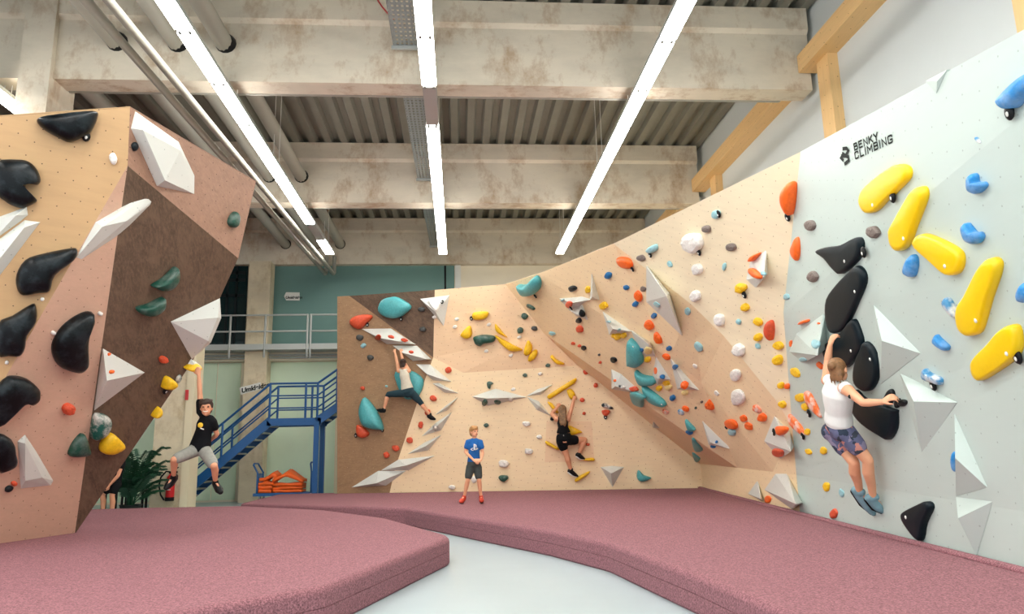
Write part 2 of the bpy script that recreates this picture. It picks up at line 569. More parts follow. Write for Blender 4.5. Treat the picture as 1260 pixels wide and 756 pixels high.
# concrete beams across the hall with a lip along the top, columns under them
BEAM_Y = (-5.8, -0.55, 4.7, 9.93, 15.13, 20.35)
for i, y in enumerate(BEAM_Y):
    bm = bmesh.new()
    y1 = y + (0.36 if i < 5 else 0.25)
    prof = [(y, BEAM_Z), (y, DECK_Z - 0.42), (y - 0.06, DECK_Z - 0.36), (y - 0.06, DECK_Z), (y1, DECK_Z), (y1, BEAM_Z)]
    a = [bm.verts.new((HALL_L, p[0], p[1])) for p in prof]
    xr = 5.41 if i == 3 else (5.36 if i == 4 else HALL_R)
    b = [bm.verts.new((xr, p[0], p[1])) for p in prof]
    for k in range(6):
        bm.faces.new((a[k], a[(k + 1) % 6], b[(k + 1) % 6], b[k]))
    bm.faces.new(a[::-1]); bm.faces.new(b)
    lab = {3: 'wide stained concrete beam nearest the top of the picture', 4: 'shaded concrete beam in the middle of the hall', 5: 'pale concrete beam above the green end wall'}.get(i, 'concrete roof beam above the visitor')
    struct('beam', bm, M['concrete'], lab, 'beam')
    if i < 5:
        bm = bmesh.new()
        tube(bm, [(HALL_L, y1 + 0.07, BEAM_Z + 0.05), (xr - 0.35, y1 + 0.07, BEAM_Z + 0.05)], 0.045, 8)
        struct('trim_%d' % (i + 1), bm, M['pipe'], 'grey conduit along the lower rear edge of a concrete beam', 'conduit', True)


def column(x0, x1, y0, y1, z1, mat, label, edge=None):
    b = bmesh.new(); box(b, (x0, y0, 0), (x1, y1, z1))
    o = struct('column', b, mat, label, 'column')
    return o


p0, p1 = at_y(32, 20, 9.85), at_y(70, 20, 9.85)
column(p0.x, p1.x, 9.83, 10.5, DECK_Z, M['concrete'], 'concrete column behind the top of the left boulder')
pa, pb = at_y(189, 540, 17.0), at_y(226, 540, 17.0)
colx = column(pa.x, pb.x, 17.0, 17.5, zg0, M['column'], 'concrete column carrying the fire extinguisher')
bm = bmesh.new(); box(bm, (pb.x + 0.005, 16.96, 0), (at_y(236, 540, 17.0).x, 17.5, zg0))
obj('edge_board', bm, M['frame'], colx)
s0, s1 = at_y(228.3, 480, 16.95), at_y(231.4, 492.5, 16.95)
bm = bmesh.new(); box(bm, (s0.x, 16.945, s1.z), (s1.x, 16.958, s0.z))
obj('red_label', bm, M['red'], colx)
pa, pb = at_y(304, 380, 20.0), at_y(331, 380, 20.0)
column(pa.x, pb.x, 20.0, 20.45, BEAM_Z, M['column'], 'concrete column beside the upstairs railing and stairs')

# upper floor edge behind the stairs, with service pipes below it
bm = bmesh.new(); box(bm, (-9.5, 19.7, zg0 + 0.12), (-0.3, HALL_BACK, zslab))
struct('trim_7', bm, M['grey_steel'], 'grey edge of the upstairs landing above the blue stairs', 'floor edge')
bm = bmesh.new(); box(bm, (-9.5, 20.3, zg0 - 0.1), (-0.3, HALL_BACK, zg0 + 0.12))
struct('trim_8', bm, M['cream'], 'cream band below the upstairs landing', 'trim')
bm = bmesh.new()
for dz in (0.03, -0.04):
    tube(bm, [(-9.5, 20.2, zg0 + dz), (-0.3, 20.2, zg0 + dz)], 0.025, 8)
struct('trim_9', bm, M['grey_steel'], 'thin service pipes below the upstairs landing', 'pipe', True)

# glulam rails and posts on the right wall
def timber(name, lo, hi, label, grp=None):
    b = bmesh.new(); box(b, lo, hi)
    uv = b.loops.layers.uv.new('UVMap')
    long_y = (hi[1] - lo[1]) > (hi[2] - lo[2])
    for f in b.faces:
        for l in f.loops:
            c = l.vert.co
            l[uv].uv = (c.y, c.z + c.x) if long_y else (c.z, c.y + c.x)
    return struct(name, b, M['glulam'], label, 'timber')


timber('timber_rail', (5.2, -6, 6.72), (5.5, 9.9, 7.0), 'glued timber rail on the white wall in front of the first concrete beam')
timber('timber_rail', (5.2, 10.32, 6.72), (5.5, 15.1, 7.0), 'glued timber rail on the white wall behind the first concrete beam')
timber('timber_rail', (5.2, 15.52, 6.72), (5.5, 20.3, 7.0), 'glued timber rail on the white wall behind the second concrete beam')
for y, lab in ((9.31, 'timber post above the black lettering on the white wall'), (14.05, 'timber post below the timber rail behind the first concrete beam'),
               (5.66, 'timber post at the upper right corner of the picture'), (18.2, 'timber post farthest down the white wall')):
    timber('timber_post', (5.35, y, 0), (5.5, y + 0.33, 6.72), lab)

# ------------------------------------------------------------------ climbing walls
BL = Vector((-2.85, 17.9, 0.28)); CORNER = Vector((5.3, 16.25, 0.28)); BR = Vector((3.9, 5.1, 0.28))
UPZ = Vector((0, 0, 1))


def lean_plane(a, b, z, k):
    """plane through the level line a-b at height z, leaning k out of plumb towards the visitor"""
    a = Vector((a.x, a.y, z)); b = Vector((b.x, b.y, z))
    t = (b - a).normalized()
    n = t.cross(UPZ)
    if n.dot(CAM_POS - a) < 0:
        n = -n
    up = (UPZ + n * k).normalized()
    nn = t.cross(up)
    if nn.dot(CAM_POS - a) < 0:
        nn = -nn
    return a, nn.normalized()


PA = lean_plane(BL, CORNER, 0.28, 0.05)
PK = lean_plane(BR, CORNER, 0.79, 0.0)
PW = lean_plane(BR, CORNER, 0.79, 0.12)
V = {}


def vx(name, px, py, plane):
    V[name] = on_plane(px, py, *plane)


vx('a0', 415, 607, PA); vx('a1', 415, 365, PA); vx('a2', 430, 364.3, PA); vx('a3', 533, 440, PA); vx('a4', 523, 467, PA)
vx('a6', 478, 606, PA); vx('c1', 570, 459, PA); vx('c3', 711, 450, PA); vx('c4', 739, 472, PA); vx('K', 862, 571, PA)
vx('kl', 486, 577, PA)
V['k0'] = on_plane(862, 601, *PA)
tU = (V['c3'] - V['c1']).normalized()
PU = lean_plane(V['c1'], V['c3'], (V['c1'].z + V['c3'].z) / 2, 0.2)
vx('d0', 535, 357, PU); vx('d1', 622, 350, PU); vx('A1', 669, 410, PU)
vx('T4', 985, 187, PW); vx('C2', 975, 527, PW); vx('Wk', 980, 585, PK)
vx('D2', 907, 576, PK); vx('B2', 951, 581, PK)
V['T2'] = at_z(663, 337, lerp(V['d1'].z, V['T4'].z, 0.25)); V['T3'] = at_z(755, 300, lerp(V['d1'].z, V['T4'].z, 0.5))
PF0 = tri_plane(V['A1'], V['K'], V['D2'])
PF1 = tri_plane(V['T2'], V['A1'], V['D2'])
vx('Bm', 824, 441, PF1); vx('B1', 863, 471, PF1)
PF2 = tri_plane(V['T3'], V['T4'], V['C2'])
vx('M', 964, 385, PF2)
vx('Cm', 851, 375, PF2); vx('C1', 891, 414, PF2); vx('C1b', 958, 497, PF2)
V['wt'] = on_plane(1330, -2, *PW); V['wk'] = on_plane(1330, 641, *PK); V['wm'] = on_plane(1330, 330, *PW)
for n_, o_ in (('wt', 'T4'), ('wk', 'Wk'), ('wm', 'M')):
    V[n_] = lerp(V[o_], V[n_], 1.3)      # the wall goes on past the edge of the picture
for n_ in ('K', 'D2', 'B2', 'Wk', 'wk'):
    V[n_ + '_'] = Vector((V[n_].x, V[n_].y, 0.15))
V['a0_'] = on_plane(415, 607, *PA); V['k0'] = Vector((V['K'].x + 0.012, V['K'].y + 0.03, 0.15))
for n_ in ('a0', 'a6'):
    p = V[n_]; s = (0.15 - p.z) / 1.0
    V[n_] = Vector((p.x, p.y, 0.15))

HITV, HITF, PLANES = [], [], []


def facet(name, tris, mat, parent, thick=0.035, uvturn=0.0, label=None):
    """one wall board: a faceted front given as triangles of named corners, with a thickness behind it"""
    names = []
    for t in tris:
        for a in t:
            if a not in names:
                names.append(a)
    N = Vector((0, 0, 0))
    tl = []
    for t in tris:
        a, b, c = (V[k] for k in t)
        n = (b - a).cross(c - a)
        if n.dot(CAM_POS - a) < 0:
            t = (t[0], t[2], t[1]); n = -n
        N += n
        tl.append(t)
        i0 = len(HITV)
        HITV.extend((V[t[0]], V[t[1]], V[t[2]])); HITF.append((i0, i0 + 1, i0 + 2))
    N.normalize()
    u = UPZ.cross(N).normalized()
    w = N.cross(u)
    b = bmesh.new()
    uvl = b.loops.layers.uv.new('UVMap')
    F = {k: b.verts.new(V[k]) for k in names}
    Bk = {k: b.verts.new(V[k] - N * thick) for k in names}
    edges = {}
    for t in tl:
        b.faces.new([F[k] for k in t])
        b.faces.new([Bk[k] for k in t[::-1]])
        for i in range(3):
            e = (t[i], t[(i + 1) % 3])
            edges[e] = edges.get(e, 0) + 1
    for (p, q) in edges:
        if (q, p) not in edges:
            b.faces.new((F[q], F[p], Bk[p], Bk[q]))
    ca, sa = cos(uvturn), sin(uvturn)
    for f in b.faces:
        for l in f.loops:
            x_, y_ = l.vert.co.dot(u), l.vert.co.dot(w)
            l[uvl].uv = (x_ * ca - y_ * sa, x_ * sa + y_ * ca)
    me = bpy.data.meshes.new(name)
    b.to_mesh(me); b.free()
    me.materials.append(mat)
    o = put(name, me, parent)
    if label:
        o['label'] = label
    return o


wood = thing('climbing_wall', 'long plywood climbing wall with brown left end and overhanging right half', 'climbing wall', (1.0, 17.1, 0.15))
facet('panel', [('a0', 'a1', 'a2'), ('a0', 'a2', 'a3'), ('a0', 'a3', 'a4'), ('a0', 'a4', 'kl'), ('a0', 'kl', 'a6')], M['brown'], wood, label='tall brown panel')
facet('panel', [('a2', 'd0', 'a3')], M['brown_dark'], wood, uvturn=0.7, label='dark brown three-cornered panel')
facet('panel', [('d0', 'd1', 'A1'), ('d0', 'A1', 'a3'), ('a3', 'A1', 'c1'), ('c1', 'A1', 'c3')], M['ply_warm'], wood)
facet('panel', [('a3', 'c1', 'a4')], M['ply'], wood)
facet('panel', [('a4', 'c1', 'kl'), ('c1', 'c3', 'kl'), ('c3', 'c4', 'kl'), ('c4', 'K', 'kl')], M['ply'], wood)
facet('kicker_panel', [('kl', 'K', 'a6'), ('K', 'k0', 'a6')], M['ply'], wood)
facet('panel', [('A1', 'D2', 'c3'), ('c3', 'D2', 'c4'), ('c4', 'D2', 'K')], M['ply_warm'], wood, uvturn=0.6)
facet('panel', [('d1', 'A1', 'T2'), ('A1', 'D2', 'T2'), ('T2', 'D2', 'Bm'), ('Bm', 'D2', 'B1'), ('D2', 'B2', 'B1')], M['ply'], wood, uvturn=0.6)
facet('panel', [('T2', 'Bm', 'T3'), ('T3', 'Bm', 'Cm'), ('Bm', 'B1', 'Cm'), ('Cm', 'B1', 'C1'), ('B1', 'B2', 'C1'), ('C1', 'B2', 'C1b'), ('C1b', 'B2', 'C2'), ('B2', 'Wk', 'C2')], M['ply'], wood, uvturn=0.7)
facet('panel', [('T3', 'Cm', 'M'), ('Cm', 'C1', 'M'), ('C1', 'C1b', 'M'), ('C1b', 'C2', 'M'), ('T3', 'M', 'T4')], M['ply_pale'], wood, uvturn=0.5)
facet('kicker_panel', [('K', 'D2', 'D2_'), ('K', 'D2_', 'K_')], M['ply'], wood)
facet('kicker_panel', [('D2', 'B2', 'B2_'), ('D2', 'B2_', 'D2_')], M['ply'], wood)
facet('kicker_panel', [('B2', 'Wk', 'Wk_'), ('B2', 'Wk_', 'B2_')], M['ply'], wood)
whitewall = thing('climbing_wall', 'white painted climbing wall with black lettering near its top edge', 'climbing wall', (4.2, 8, 0.15))
facet('panel', [('T4', 'M', 'wt'), ('M', 'wm', 'wt'), ('M', 'C2', 'wm'), ('C2', 'Wk', 'wm'), ('Wk', 'wk', 'wm')], M['white_wall'], whitewall)
facet('kicker_panel', [('Wk', 'wk', 'wk_'), ('Wk', 'wk_', 'Wk_')], M['white_wall'], whitewall)
# square repair board behind the climber in black
Pn = (V['c3'], PA[1])
q = [on_plane(x_, y_, PA[0] + PA[1] * 0.006, PA[1]) for x_, y_ in ((672.4, 519), (728, 518.8), (731.5, 568), (670.4, 569))]
for i, p in enumerate(q):
    V['q%d' % i] = p
facet('repair_board', [('q0', 'q1', 'q2'), ('q0', 'q2', 'q3')], M['ply_warm'], wood, 0.005, label='square darker board behind the climber')

# left boulder
BPY = 7.5
V['v0'] = at_y(160, 131, BPY); V['v1'] = at_y(157, 204, BPY + 0.15)
V['b0'] = at_z(92, 657, 0.27); V['b0'].z = 0.26
V['v2'] = at_z(315, 223, V['v0'].z)
PUF = tri_plane(V['v0'], V['v2'], V['v1'])
vx('v3', 293, 318, PUF)
PBR = tri_plane(V['v1'], V['v3'], V['b0'])
vx('v4', 237, 445, PBR); vx('v5', 270, 368, PBR)
V['bl'] = V['b0'] + Vector((-0.30, -1.0, 0)) * 3.0
PPK = tri_plane(V['b0'], V['bl'], V['v1'])
vx('s0', 0, 476, PPK); V['s1'] = lerp(V['v1'], V['s0'], 1.9)
PLT = tri_plane(V['v0'], V['v1'], V['s0'])
vx('tl', -130, 151, PLT)
boulder = thing('bouldering_block', 'large overhanging boulder of plywood and dark brown boards on the left mat', 'boulder', tuple(V['b0']))
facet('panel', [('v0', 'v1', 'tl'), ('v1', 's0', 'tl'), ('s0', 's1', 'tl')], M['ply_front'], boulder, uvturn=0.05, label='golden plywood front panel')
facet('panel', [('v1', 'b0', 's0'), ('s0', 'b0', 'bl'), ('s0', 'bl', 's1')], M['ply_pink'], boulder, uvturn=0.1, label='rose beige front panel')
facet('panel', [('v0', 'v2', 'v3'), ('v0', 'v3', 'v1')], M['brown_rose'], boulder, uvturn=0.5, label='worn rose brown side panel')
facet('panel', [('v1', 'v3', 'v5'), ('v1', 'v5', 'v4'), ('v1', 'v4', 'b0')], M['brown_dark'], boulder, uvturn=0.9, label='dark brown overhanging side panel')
# closed rear of the block
nhit = len(HITF)
V['r2'] = V['v2'] + Vector((-0.7, 0.3, -0.2)); V['r0'] = V['b0'] + Vector((-0.4, 0.3, 0)); V['rl'] = V['bl'] + Vector((-0.8, 0.5, 0))
V['rt'] = V['tl'] + Vector((-0.5, 0.8, 0))
b = bmesh.new()
W = {k: b.verts.new(V[k] - Vector((0, 0, 0.01)) if k in ('v0', 'v2', 'tl') else V[k]) for k in ('v0', 'v2', 'v3', 'v4', 'v5', 'b0', 'bl', 's1', 'tl', 'r2', 'r0', 'rl', 'rt')}
for f in (('v2', 'r2', 'v3'), ('v3', 'r2', 'r0'), ('v3', 'r0', 'v5'), ('v5', 'r0', 'v4'), ('v4', 'r0', 'b0'), ('b0', 'r0', 'rl'), ('b0', 'rl', 'bl'), ('bl', 'rl', 's1'), ('s1', 'rl', 'rt'), ('s1', 'rt', 'tl'),
          ('tl', 'rt', 'r2'), ('tl', 'r2', 'v0'), ('v0', 'r2', 'v2'), ('r2', 'rt', 'rl'), ('r2', 'rl', 'r0')):
    b.faces.new([W[k] for k in f])
obj('rear_boarding', b, M['brown_dark'], boulder)
HIT = BVHTree.FromPolygons(HITV, HITF)


def hit(px, py):
    """point and outward normal of the climbing surface met from this line of sight"""
    d = ray(px, py)
    p, n, i, t = HIT.ray_cast(CAM_POS, d.normalized())
    if p is None:
        # just past an edge: nearest board's plane
        best = min(((px - a) ** 2 + (py - c) ** 2, a, c) for a in (px, px - 4, px + 4, px - 9, px + 9, px-16, px+16) for c in (py, py - 4, py + 4, py + 9, py + 16)
                   if HIT.ray_cast(CAM_POS, ray(a, c).normalized())[0] is not None)
        p, n, i, t = HIT.ray_cast(CAM_POS, ray(best[1], best[2]).normalized())
    if n.dot(CAM_POS - p) < 0:
        n = -n
    return p, n


def off(px, py, d, ref=None):
    """point d metres out from the board seen at ref, on the line of sight px, py"""
    p, n = hit(*(ref or (px, py)))
    return on_plane(px, py, p + n * d, n)


# ------------------------------------------------------------------ crash mats
def inset(pts, d):
    n = len(pts)
    out = []
    for i in range(n):
        a, b_, c = pts[i - 1], pts[i], pts[(i + 1) % n]
        e1 = ((b_[0] - a[0]), (b_[1] - a[1])); e2 = ((c[0] - b_[0]), (c[1] - b_[1]))
        l1 = math.hypot(*e1); l2 = math.hypot(*e2)
        n1 = (-e1[1] / l1, e1[0] / l1); n2 = (-e2[1] / l2, e2[0] / l2)
        k = 1 + n1[0] * n2[0] + n1[1] * n2[1]
        out.append((b_[0] + d * (n1[0] + n2[0]) / max(k, 0.3), b_[1] + d * (n1[1] + n2[1]) / max(k, 0.3)))
    return out


def mat_thing(name, pts, label, h=0.28):
    area = sum(pts[i - 1][0] * pts[i][1] - pts[i][0] * pts[i - 1][1] for i in range(len(pts)))
    if area < 0:
        pts = pts[::-1]
    b = bmesh.new()
    rings = []
    for d, z in ((0.015, 0.0), (0, 0.02), (0, 0.137), (0.007, 0.14), (0, 0.143), (0, h - 0.05), (0.006, h - 0.026), (0.024, h - 0.008), (0.05, h), (0.09, h)):
        rings.append([b.verts.new((x_, y_, z)) for x_, y_ in inset(pts, d)])
    n = len(pts)
    for p, q in zip(rings, rings[1:]):
        for k in range(n):
            b.faces.new((p[k], p[(k + 1) % n], q[(k + 1) % n], q[k])).smooth = p[0].co.z > 0.2
    b.faces.new(rings[0][::-1])
    b.faces.new(rings[-1])
    bmesh.ops.triangulate(b, faces=[f for f in b.faces if len(f.verts) > 4])
    o = obj(name, b, M['carpet'])
    return tag(o, label, 'mat')


def round_poly(pts, r=0.12, seg=3):
    out = []
    n = len(pts)
    for i in range(n):
        a, b_, c = Vector(pts[i - 1]), Vector(pts[i]), Vector(pts[(i + 1) % n])
        rr = min(r, (a - b_).length * 0.4, (c - b_).length * 0.4)
        p = b_ + (a - b_).normalized() * rr; q_ = b_ + (c - b_).normalized() * rr
        for k in range(seg + 1):
            t = k / seg
            out.append(tuple((p * (1 - t) + b_ * t) * (1 - t) + (b_ * (1 - t) + q_ * t) * t))
    return out


LM = [(-10.5, 14.5), (-10.5, 1.2), (-3.4, 1.2), (-2.45, 3.2), (-1.71, 4.6), (-0.92, 5.36), (-0.1, 8.12), (-0.14, 8.4), (-1.03, 10.75), (-2.2, 12.6), (-3.95, 14.2), (-5.6, 14.45)]
mat_thing('crash_mat', round_poly(LM), 'mauve carpeted crash mat under the left boulder')
rb = [V['wk_'], V['Wk_'], V['B2_'], V['D2_'], V['K_']]
RM = [(-4.3, 18.2), (-4.25, 15.0), (-0.9, 12.6), (1.0, 8.5), (1.42, 7.3), (1.66, 5.35), (1.95, 1.2), (rb[0].x - 0.35, 1.2), (rb[0].x - 0.05, rb[0].y), (rb[2].x - 0.05, rb[2].y), (V['k0'].x - 0.06, V['k0'].y - 0.06),
      (V['a6'].x, V['a6'].y - 0.05), (V['a0'].x, V['a0'].y - 0.05), (V['a0'].x - 0.1, 18.2)]
big_mat = mat_thing('crash_mat', round_poly(RM, 0.1, 2), 'long mauve carpeted crash mat along the plywood and white climbing walls')
b = bmesh.new()
fl = [Vector((p.x - 0.07, p.y - (0.02 if i < 4 else 0.07), 0.285)) for i, p in enumerate(rb)]
tube(b, fl, [(0.05, 0.028)] * 5, 10, Vector((1, 0, 0)))
obj('edge_flap', b, M['carpet'], big_mat, True)

# ------------------------------------------------------------------ lamps, pipes, trays
LAMP_Z = 6.2


b = bmesh.new(); box(b, (-0.018, -0.035, -0.014), (0.018, 0.035, 0.02))
HOLDER = mesh_of('lamp_holder', b, M['galv'])
b = bmesh.new(); tube(b, [(0, 0, 0), (0, 0, DECK_Z - LAMP_Z - 0.1)], 0.006, 5)
WIRE = mesh_of('suspension_wire', b, M['white'])


def lamp_row(x, label, skip=(), y_first=-6.35, y_end=18.4):
    o = thing('strip_light', label, 'lamp', (x, y_end, LAMP_Z), 'strip lights under the roof')
    b = bmesh.new(); box(b, (x - 0.1, y_first, LAMP_Z + 0.036), (x + 0.1, y_end, LAMP_Z + 0.1))
    obj('trunking', b, M['grey_steel'], o)
    b = bmesh.new()
    y = y_end
    me = None
    k = 0
    while y > y_first + 1.0:
        y0, y1 = y - 1.27 + 0.035, y - 0.035
        if k in skip:
            box(b, (x - 0.09, y0, LAMP_Z + 0.005), (x + 0.09, y1, LAMP_Z + 0.035))
        else:
            t = bmesh.new(); box(t, (x - 0.1, y0, LAMP_Z), (x + 0.1, y1, LAMP_Z + 0.035))
            obj('lamp_tube', t, M['lamp'], o)
        for s in (-1, 1):
            h_ = put('lamp_holder', HOLDER, o)
            h_.location = (x + s * 0.06, y0 - 0.015, LAMP_Z + 0.005)
        y -= 1.27
        k += 1
    if skip:
        obj('bare_batten', b, M['lamp_off'], o)
    else:
        b.free()
    yy = y_end - 0.6
    while yy > y_first:
        for dx in (-0.05, 0.05):
            h_ = put('suspension_wire', WIRE, o)
            h_.location = (x + dx, yy, LAMP_Z + 0.12)
        yy -= 2.54
    return o


lamp_row(-3.26, 'bright strip light row hanging beside the grey pipes', skip=(1,))
lamp_row(-0.38, 'bright strip light row beside the perforated cable tray', skip=(6,))
lamp_row(2.66, 'bright strip light row crossing above the plywood overhang')
lamp_row(-6.4, 'strip light row whose end shows above the left boulder', y_end=10.75)


def pipe_run(name, pts, r, label, mat, grp=None):
    b = bmesh.new()
    tube(b, pts, r, 12)
    return tag(obj(name, b, mat, None, True), label, 'pipe', grp)


for xx, lab in ((-4.9, 'thick grey roof pipe nearest the column, running through the beams'), (-4.05, 'thick grey roof pipe behind the bright strip light, through the beams'),
                (-3.38, 'thick grey roof pipe right of the left strip light, through the beams')):
    o = pipe_run('roof_pipe', [(xx, -8, 7.05), (xx + 0.06, 20.3, 7.03)], 0.125, lab, M['pipe'], 'thick roof pipes')
    for yb in BEAM_Y[2:]:
        b = bmesh.new()
        tube(b, [(xx + 0.05, yb - 0.012, 7.05), (xx + 0.05, yb + 0.0, 7.05)], 0.15, 14)
        obj('wall_collar', b, M['black'], o, True)
e1, e2 = at_y(401, 338, 20.1), at_y(411, 338, 20.1)
pipe_run('heating_pipe', [(-4.12, 5, 6.1), (e1.x, 20.0, e1.z), (e1.x, 20.1, e1.z + 0.06), (e1.x, 20.12, e1.z + 0.5)], 0.055, 'slim pale pipe hanging below the beams, the outer of two', M['white_pipe'])
pipe_run('heating_pipe', [(-3.86, 5, 6.1), (e2.x, 20.0, e2.z), (e2.x, 20.1, e2.z + 0.06), (e2.x, 20.12, e2.z + 0.5)], 0.055, 'slim pale pipe hanging below the beams, next to the strip light', M['white_pipe'])
# dim ducts of the aisle
for xx, zz, lab in ((-7.2, 7.2, 'dim pipe under the roof of the aisle behind the boulder'), (-6.2, 7.3, 'second dim pipe under the roof behind the boulder')):
    pipe_run('aisle_pipe', [(xx, 10.4, zz), (xx, 20.2, zz)], 0.14, lab, M['pipe'])


def tray(xc0, xc1, y0, y1, z, label):
    b = bmesh.new()
    w = 0.33
    n = int((y1 - y0) / 0.1)
    for s in (-1, 1):
        beam_box(b, (xc0 + s * w / 2, y0, z + 0.04), (xc1 + s * w / 2, y1, z + 0.04), 0.012, 0.09)
    for k in range(5):
        t = (k + 0.5) / 5 - 0.5
        beam_box(b, (xc0 + t * w, y0, z), (xc1 + t * w, y1, z), 0.034, 0.008)
    for k in range(n + 1):
        t = k / n
        xc = xc0 + (xc1 - xc0) * t
        box(b, (xc - w / 2, y0 + (y1 - y0) * t - 0.024, z - 0.004), (xc + w / 2, y0 + (y1 - y0) * t + 0.024, z + 0.004))
    o = tag(obj('cable_tray', b, M['galv']), label, 'cable tray')
    b = bmesh.new()
    box(b, (xc1 - w / 2 - 0.03, y1 - 0.1, z - 0.05), (xc1 + w / 2 + 0.03, y1 - 0.06, z))
    obj('end_bracket', b, M['grey_steel'], o)
    return o


tray(-0.74, -0.74, 4.9, 9.85, 6.97, 'perforated cable tray ending at the nearest concrete beam')
tray(-0.72, -0.68, 10.35, 15.05, 6.95, 'perforated cable tray between the first and second concrete beams')
tray(-0.68, -0.60, 15.55, 20.25, 6.95, 'perforated cable tray above the green end wall')
b = bmesh.new()
tube(b, [at_y(462, -4, 9.0), at_y(470, 8, 9.4), at_y(486, 27, 9.8)], 0.012, 6)
tag(obj('cable', b, M['red'], None, True), 'thin red cable drooping to the cable tray', 'cable')

# ------------------------------------------------------------------ staircase
SY0, SY1 = 18.4, 19.2
stair = thing('staircase', 'blue steel staircase with landing in front of the green wall', 'staircase', (at_y(220, 610, SY0).x, SY0, 0))


def bar(name, pts, r, parent, mat=None, seg=8):
    b_ = bmesh.new()
    tube(b_, pts, r, seg)
    return obj(name, b_, mat or M['blue_steel'], parent, True)


def plate(name, a, b2, w, h, parent, mat=None):
    b_ = bmesh.new()
    beam_box(b_, a, b2, w, h)
    return obj(name, b_, mat or M['blue_steel'], parent)


lo, hi_, l2, top = at_y(205, 628, SY0), at_y(331, 520, SY0), at_y(390, 519, SY0), at_y(470, 462, SY0)
lo.z = 0.02
l2.z = hi_.z
for y in (SY0, SY1):
    d = Vector((0, y - SY0, 0))
    plate('stringer', lo + d, hi_ + d, 0.05, 0.2, stair)
    plate('landing_beam', hi_ + d - Vector((0.05, 0, 0)), l2 + d + Vector((0.1, 0, 0)), 0.05, 0.18, stair)
    plate('stringer', l2 + d, top + d, 0.05, 0.2, stair)
for k in range(12):
    p = lerp(lo, hi_, (k + 0.6) / 12.0) - Vector((0, 0, 0.02))
    b = bmesh.new(); box(b, (p.x - 0.13, SY0 + 0.02, p.z - 0.02), (p.x + 0.13, SY1 - 0.02, p.z + 0.02))
    obj('step', b, M['galv'], stair)
for k in range(9):
    p = lerp(l2, top, (k + 0.6) / 9.0) - Vector((0, 0, 0.02))
    b = bmesh.new(); box(b, (p.x - 0.13, SY0 + 0.02, p.z - 0.02), (p.x + 0.13, SY1 - 0.02, p.z + 0.02))
    obj('step', b, M['galv'], stair)
b = bmesh.new(); box(b, (hi_.x, SY0, hi_.z - 0.03), (l2.x, SY1, hi_.z + 0.02))
obj('landing_plate', b, M['blue_steel'], stair)
up = Vector((0, 0, 1))
for y in (SY0, SY1):
    d = Vector((0, y - SY0, 0))
    for h in (0.34, 0.64, 0.94):
        bar('handrail' if h > 0.9 else 'rail', [lo + d + up * h, hi_ + d + up * h, l2 + d + up * h, top + d + up * h], 0.028 if h > 0.9 else 0.02, stair)
    for t in (0.1, 0.52, 1.0):
        p = lerp(lo, hi_, t) + d
        bar('post', [p, p + up * 0.94], 0.028, stair)
    for t in (0.75, 1.0):
        p = lerp(hi_, l2, t) + d
        bar('post', [p, p + up * 0.94], 0.028, stair)
    p = lerp(l2, top, 0.3) + d
    bar('post', [p, p + up * 0.94], 0.028, stair)
    p = l2 + d + Vector((0.0, 0, 0))
    plate('support_column', (p.x, p.y, 0), (p.x, p.y, p.z), 0.12, 0.12, stair)

# railing of the upstairs landing
RY = 19.72
rail = thing('landing_railing', 'pale steel railing along the upstairs landing', 'railing', (-6, RY, zslab))
zt = at_y(330, 388, RY).z; zm = at_y(330, 408, RY).z; zb = at_y(330, 430, RY).z
for z_ in (zt, zm):
    bar('rail', [(-9.5, RY, z_), (at_y(378, 388, RY).x, RY, z_)], 0.025, rail, M['grey_steel'])
    bar('rail', [(at_y(382, 388, RY).x, RY, z_), (-0.5, RY, z_)], 0.025, rail, M['grey_steel'])
for px in (230, 283, 326, 378, 382, 440):
    xx = at_y(px, 410, RY).x
    bar('post', [(xx, RY, zb - 0.2), (xx, RY, zt)], 0.03, rail, M['grey_steel'])

# handwritten signs
def sign(name, corners, y, words, wpos, size, label, rot=0.0):
    P = [at_y(x_, y_, y) for x_, y_ in corners]
    b_ = bmesh.new()
    f = [b_.verts.new(p) for p in P]
    k = [b_.verts.new(p + Vector((0, 0.012, 0))) for p in P]
    b_.faces.new(f); b_.faces.new(k[::-1])
    for i in range(len(P)):
        b_.faces.new((f[i], k[i], k[(i + 1) % len(P)], f[(i + 1) % len(P)]))
    o = tag(obj(name, b_, M['white']), label, 'sign')
    cu = bpy.data.curves.new(name + '_text', 'FONT')
    cu.body = words; cu.size = size; cu.extrude = 0.002; cu.offset = size * 0.035; cu.shear = 0.15
    t = bpy.data.objects.new('handwriting', cu)
    me = bpy.data.meshes.new_from_object(t)
    me.materials.append(M['ink'])
    bpy.data.objects.remove(t)
    t = put('handwriting', me)
    t.parent = o
    p = at_y(wpos[0], wpos[1], y - 0.006)
    t.matrix_world = Matrix.Translation(p) @ Matrix.Rotation(rot, 4, 'Y') @ Matrix.Rotation(pi / 2, 4, 'X')
    return o


sign('direction_sign', [(349.6, 364.8), (352, 359.8), (368.6, 360), (368.6, 370), (352, 369.8)], HALL_BACK - 0.09, 'Umkleiden', (351.2, 367.8), 0.105, 'small white arrow sign on the deep green upstairs wall')
sign('paper_sign', [(294.3, 477.5), (320.5, 470.5), (321.5, 479), (296, 486)], 19.98, 'Umkleiden', (297.4, 483.8), 0.17, 'white handwritten paper on the concrete column behind the stairs', -0.22)

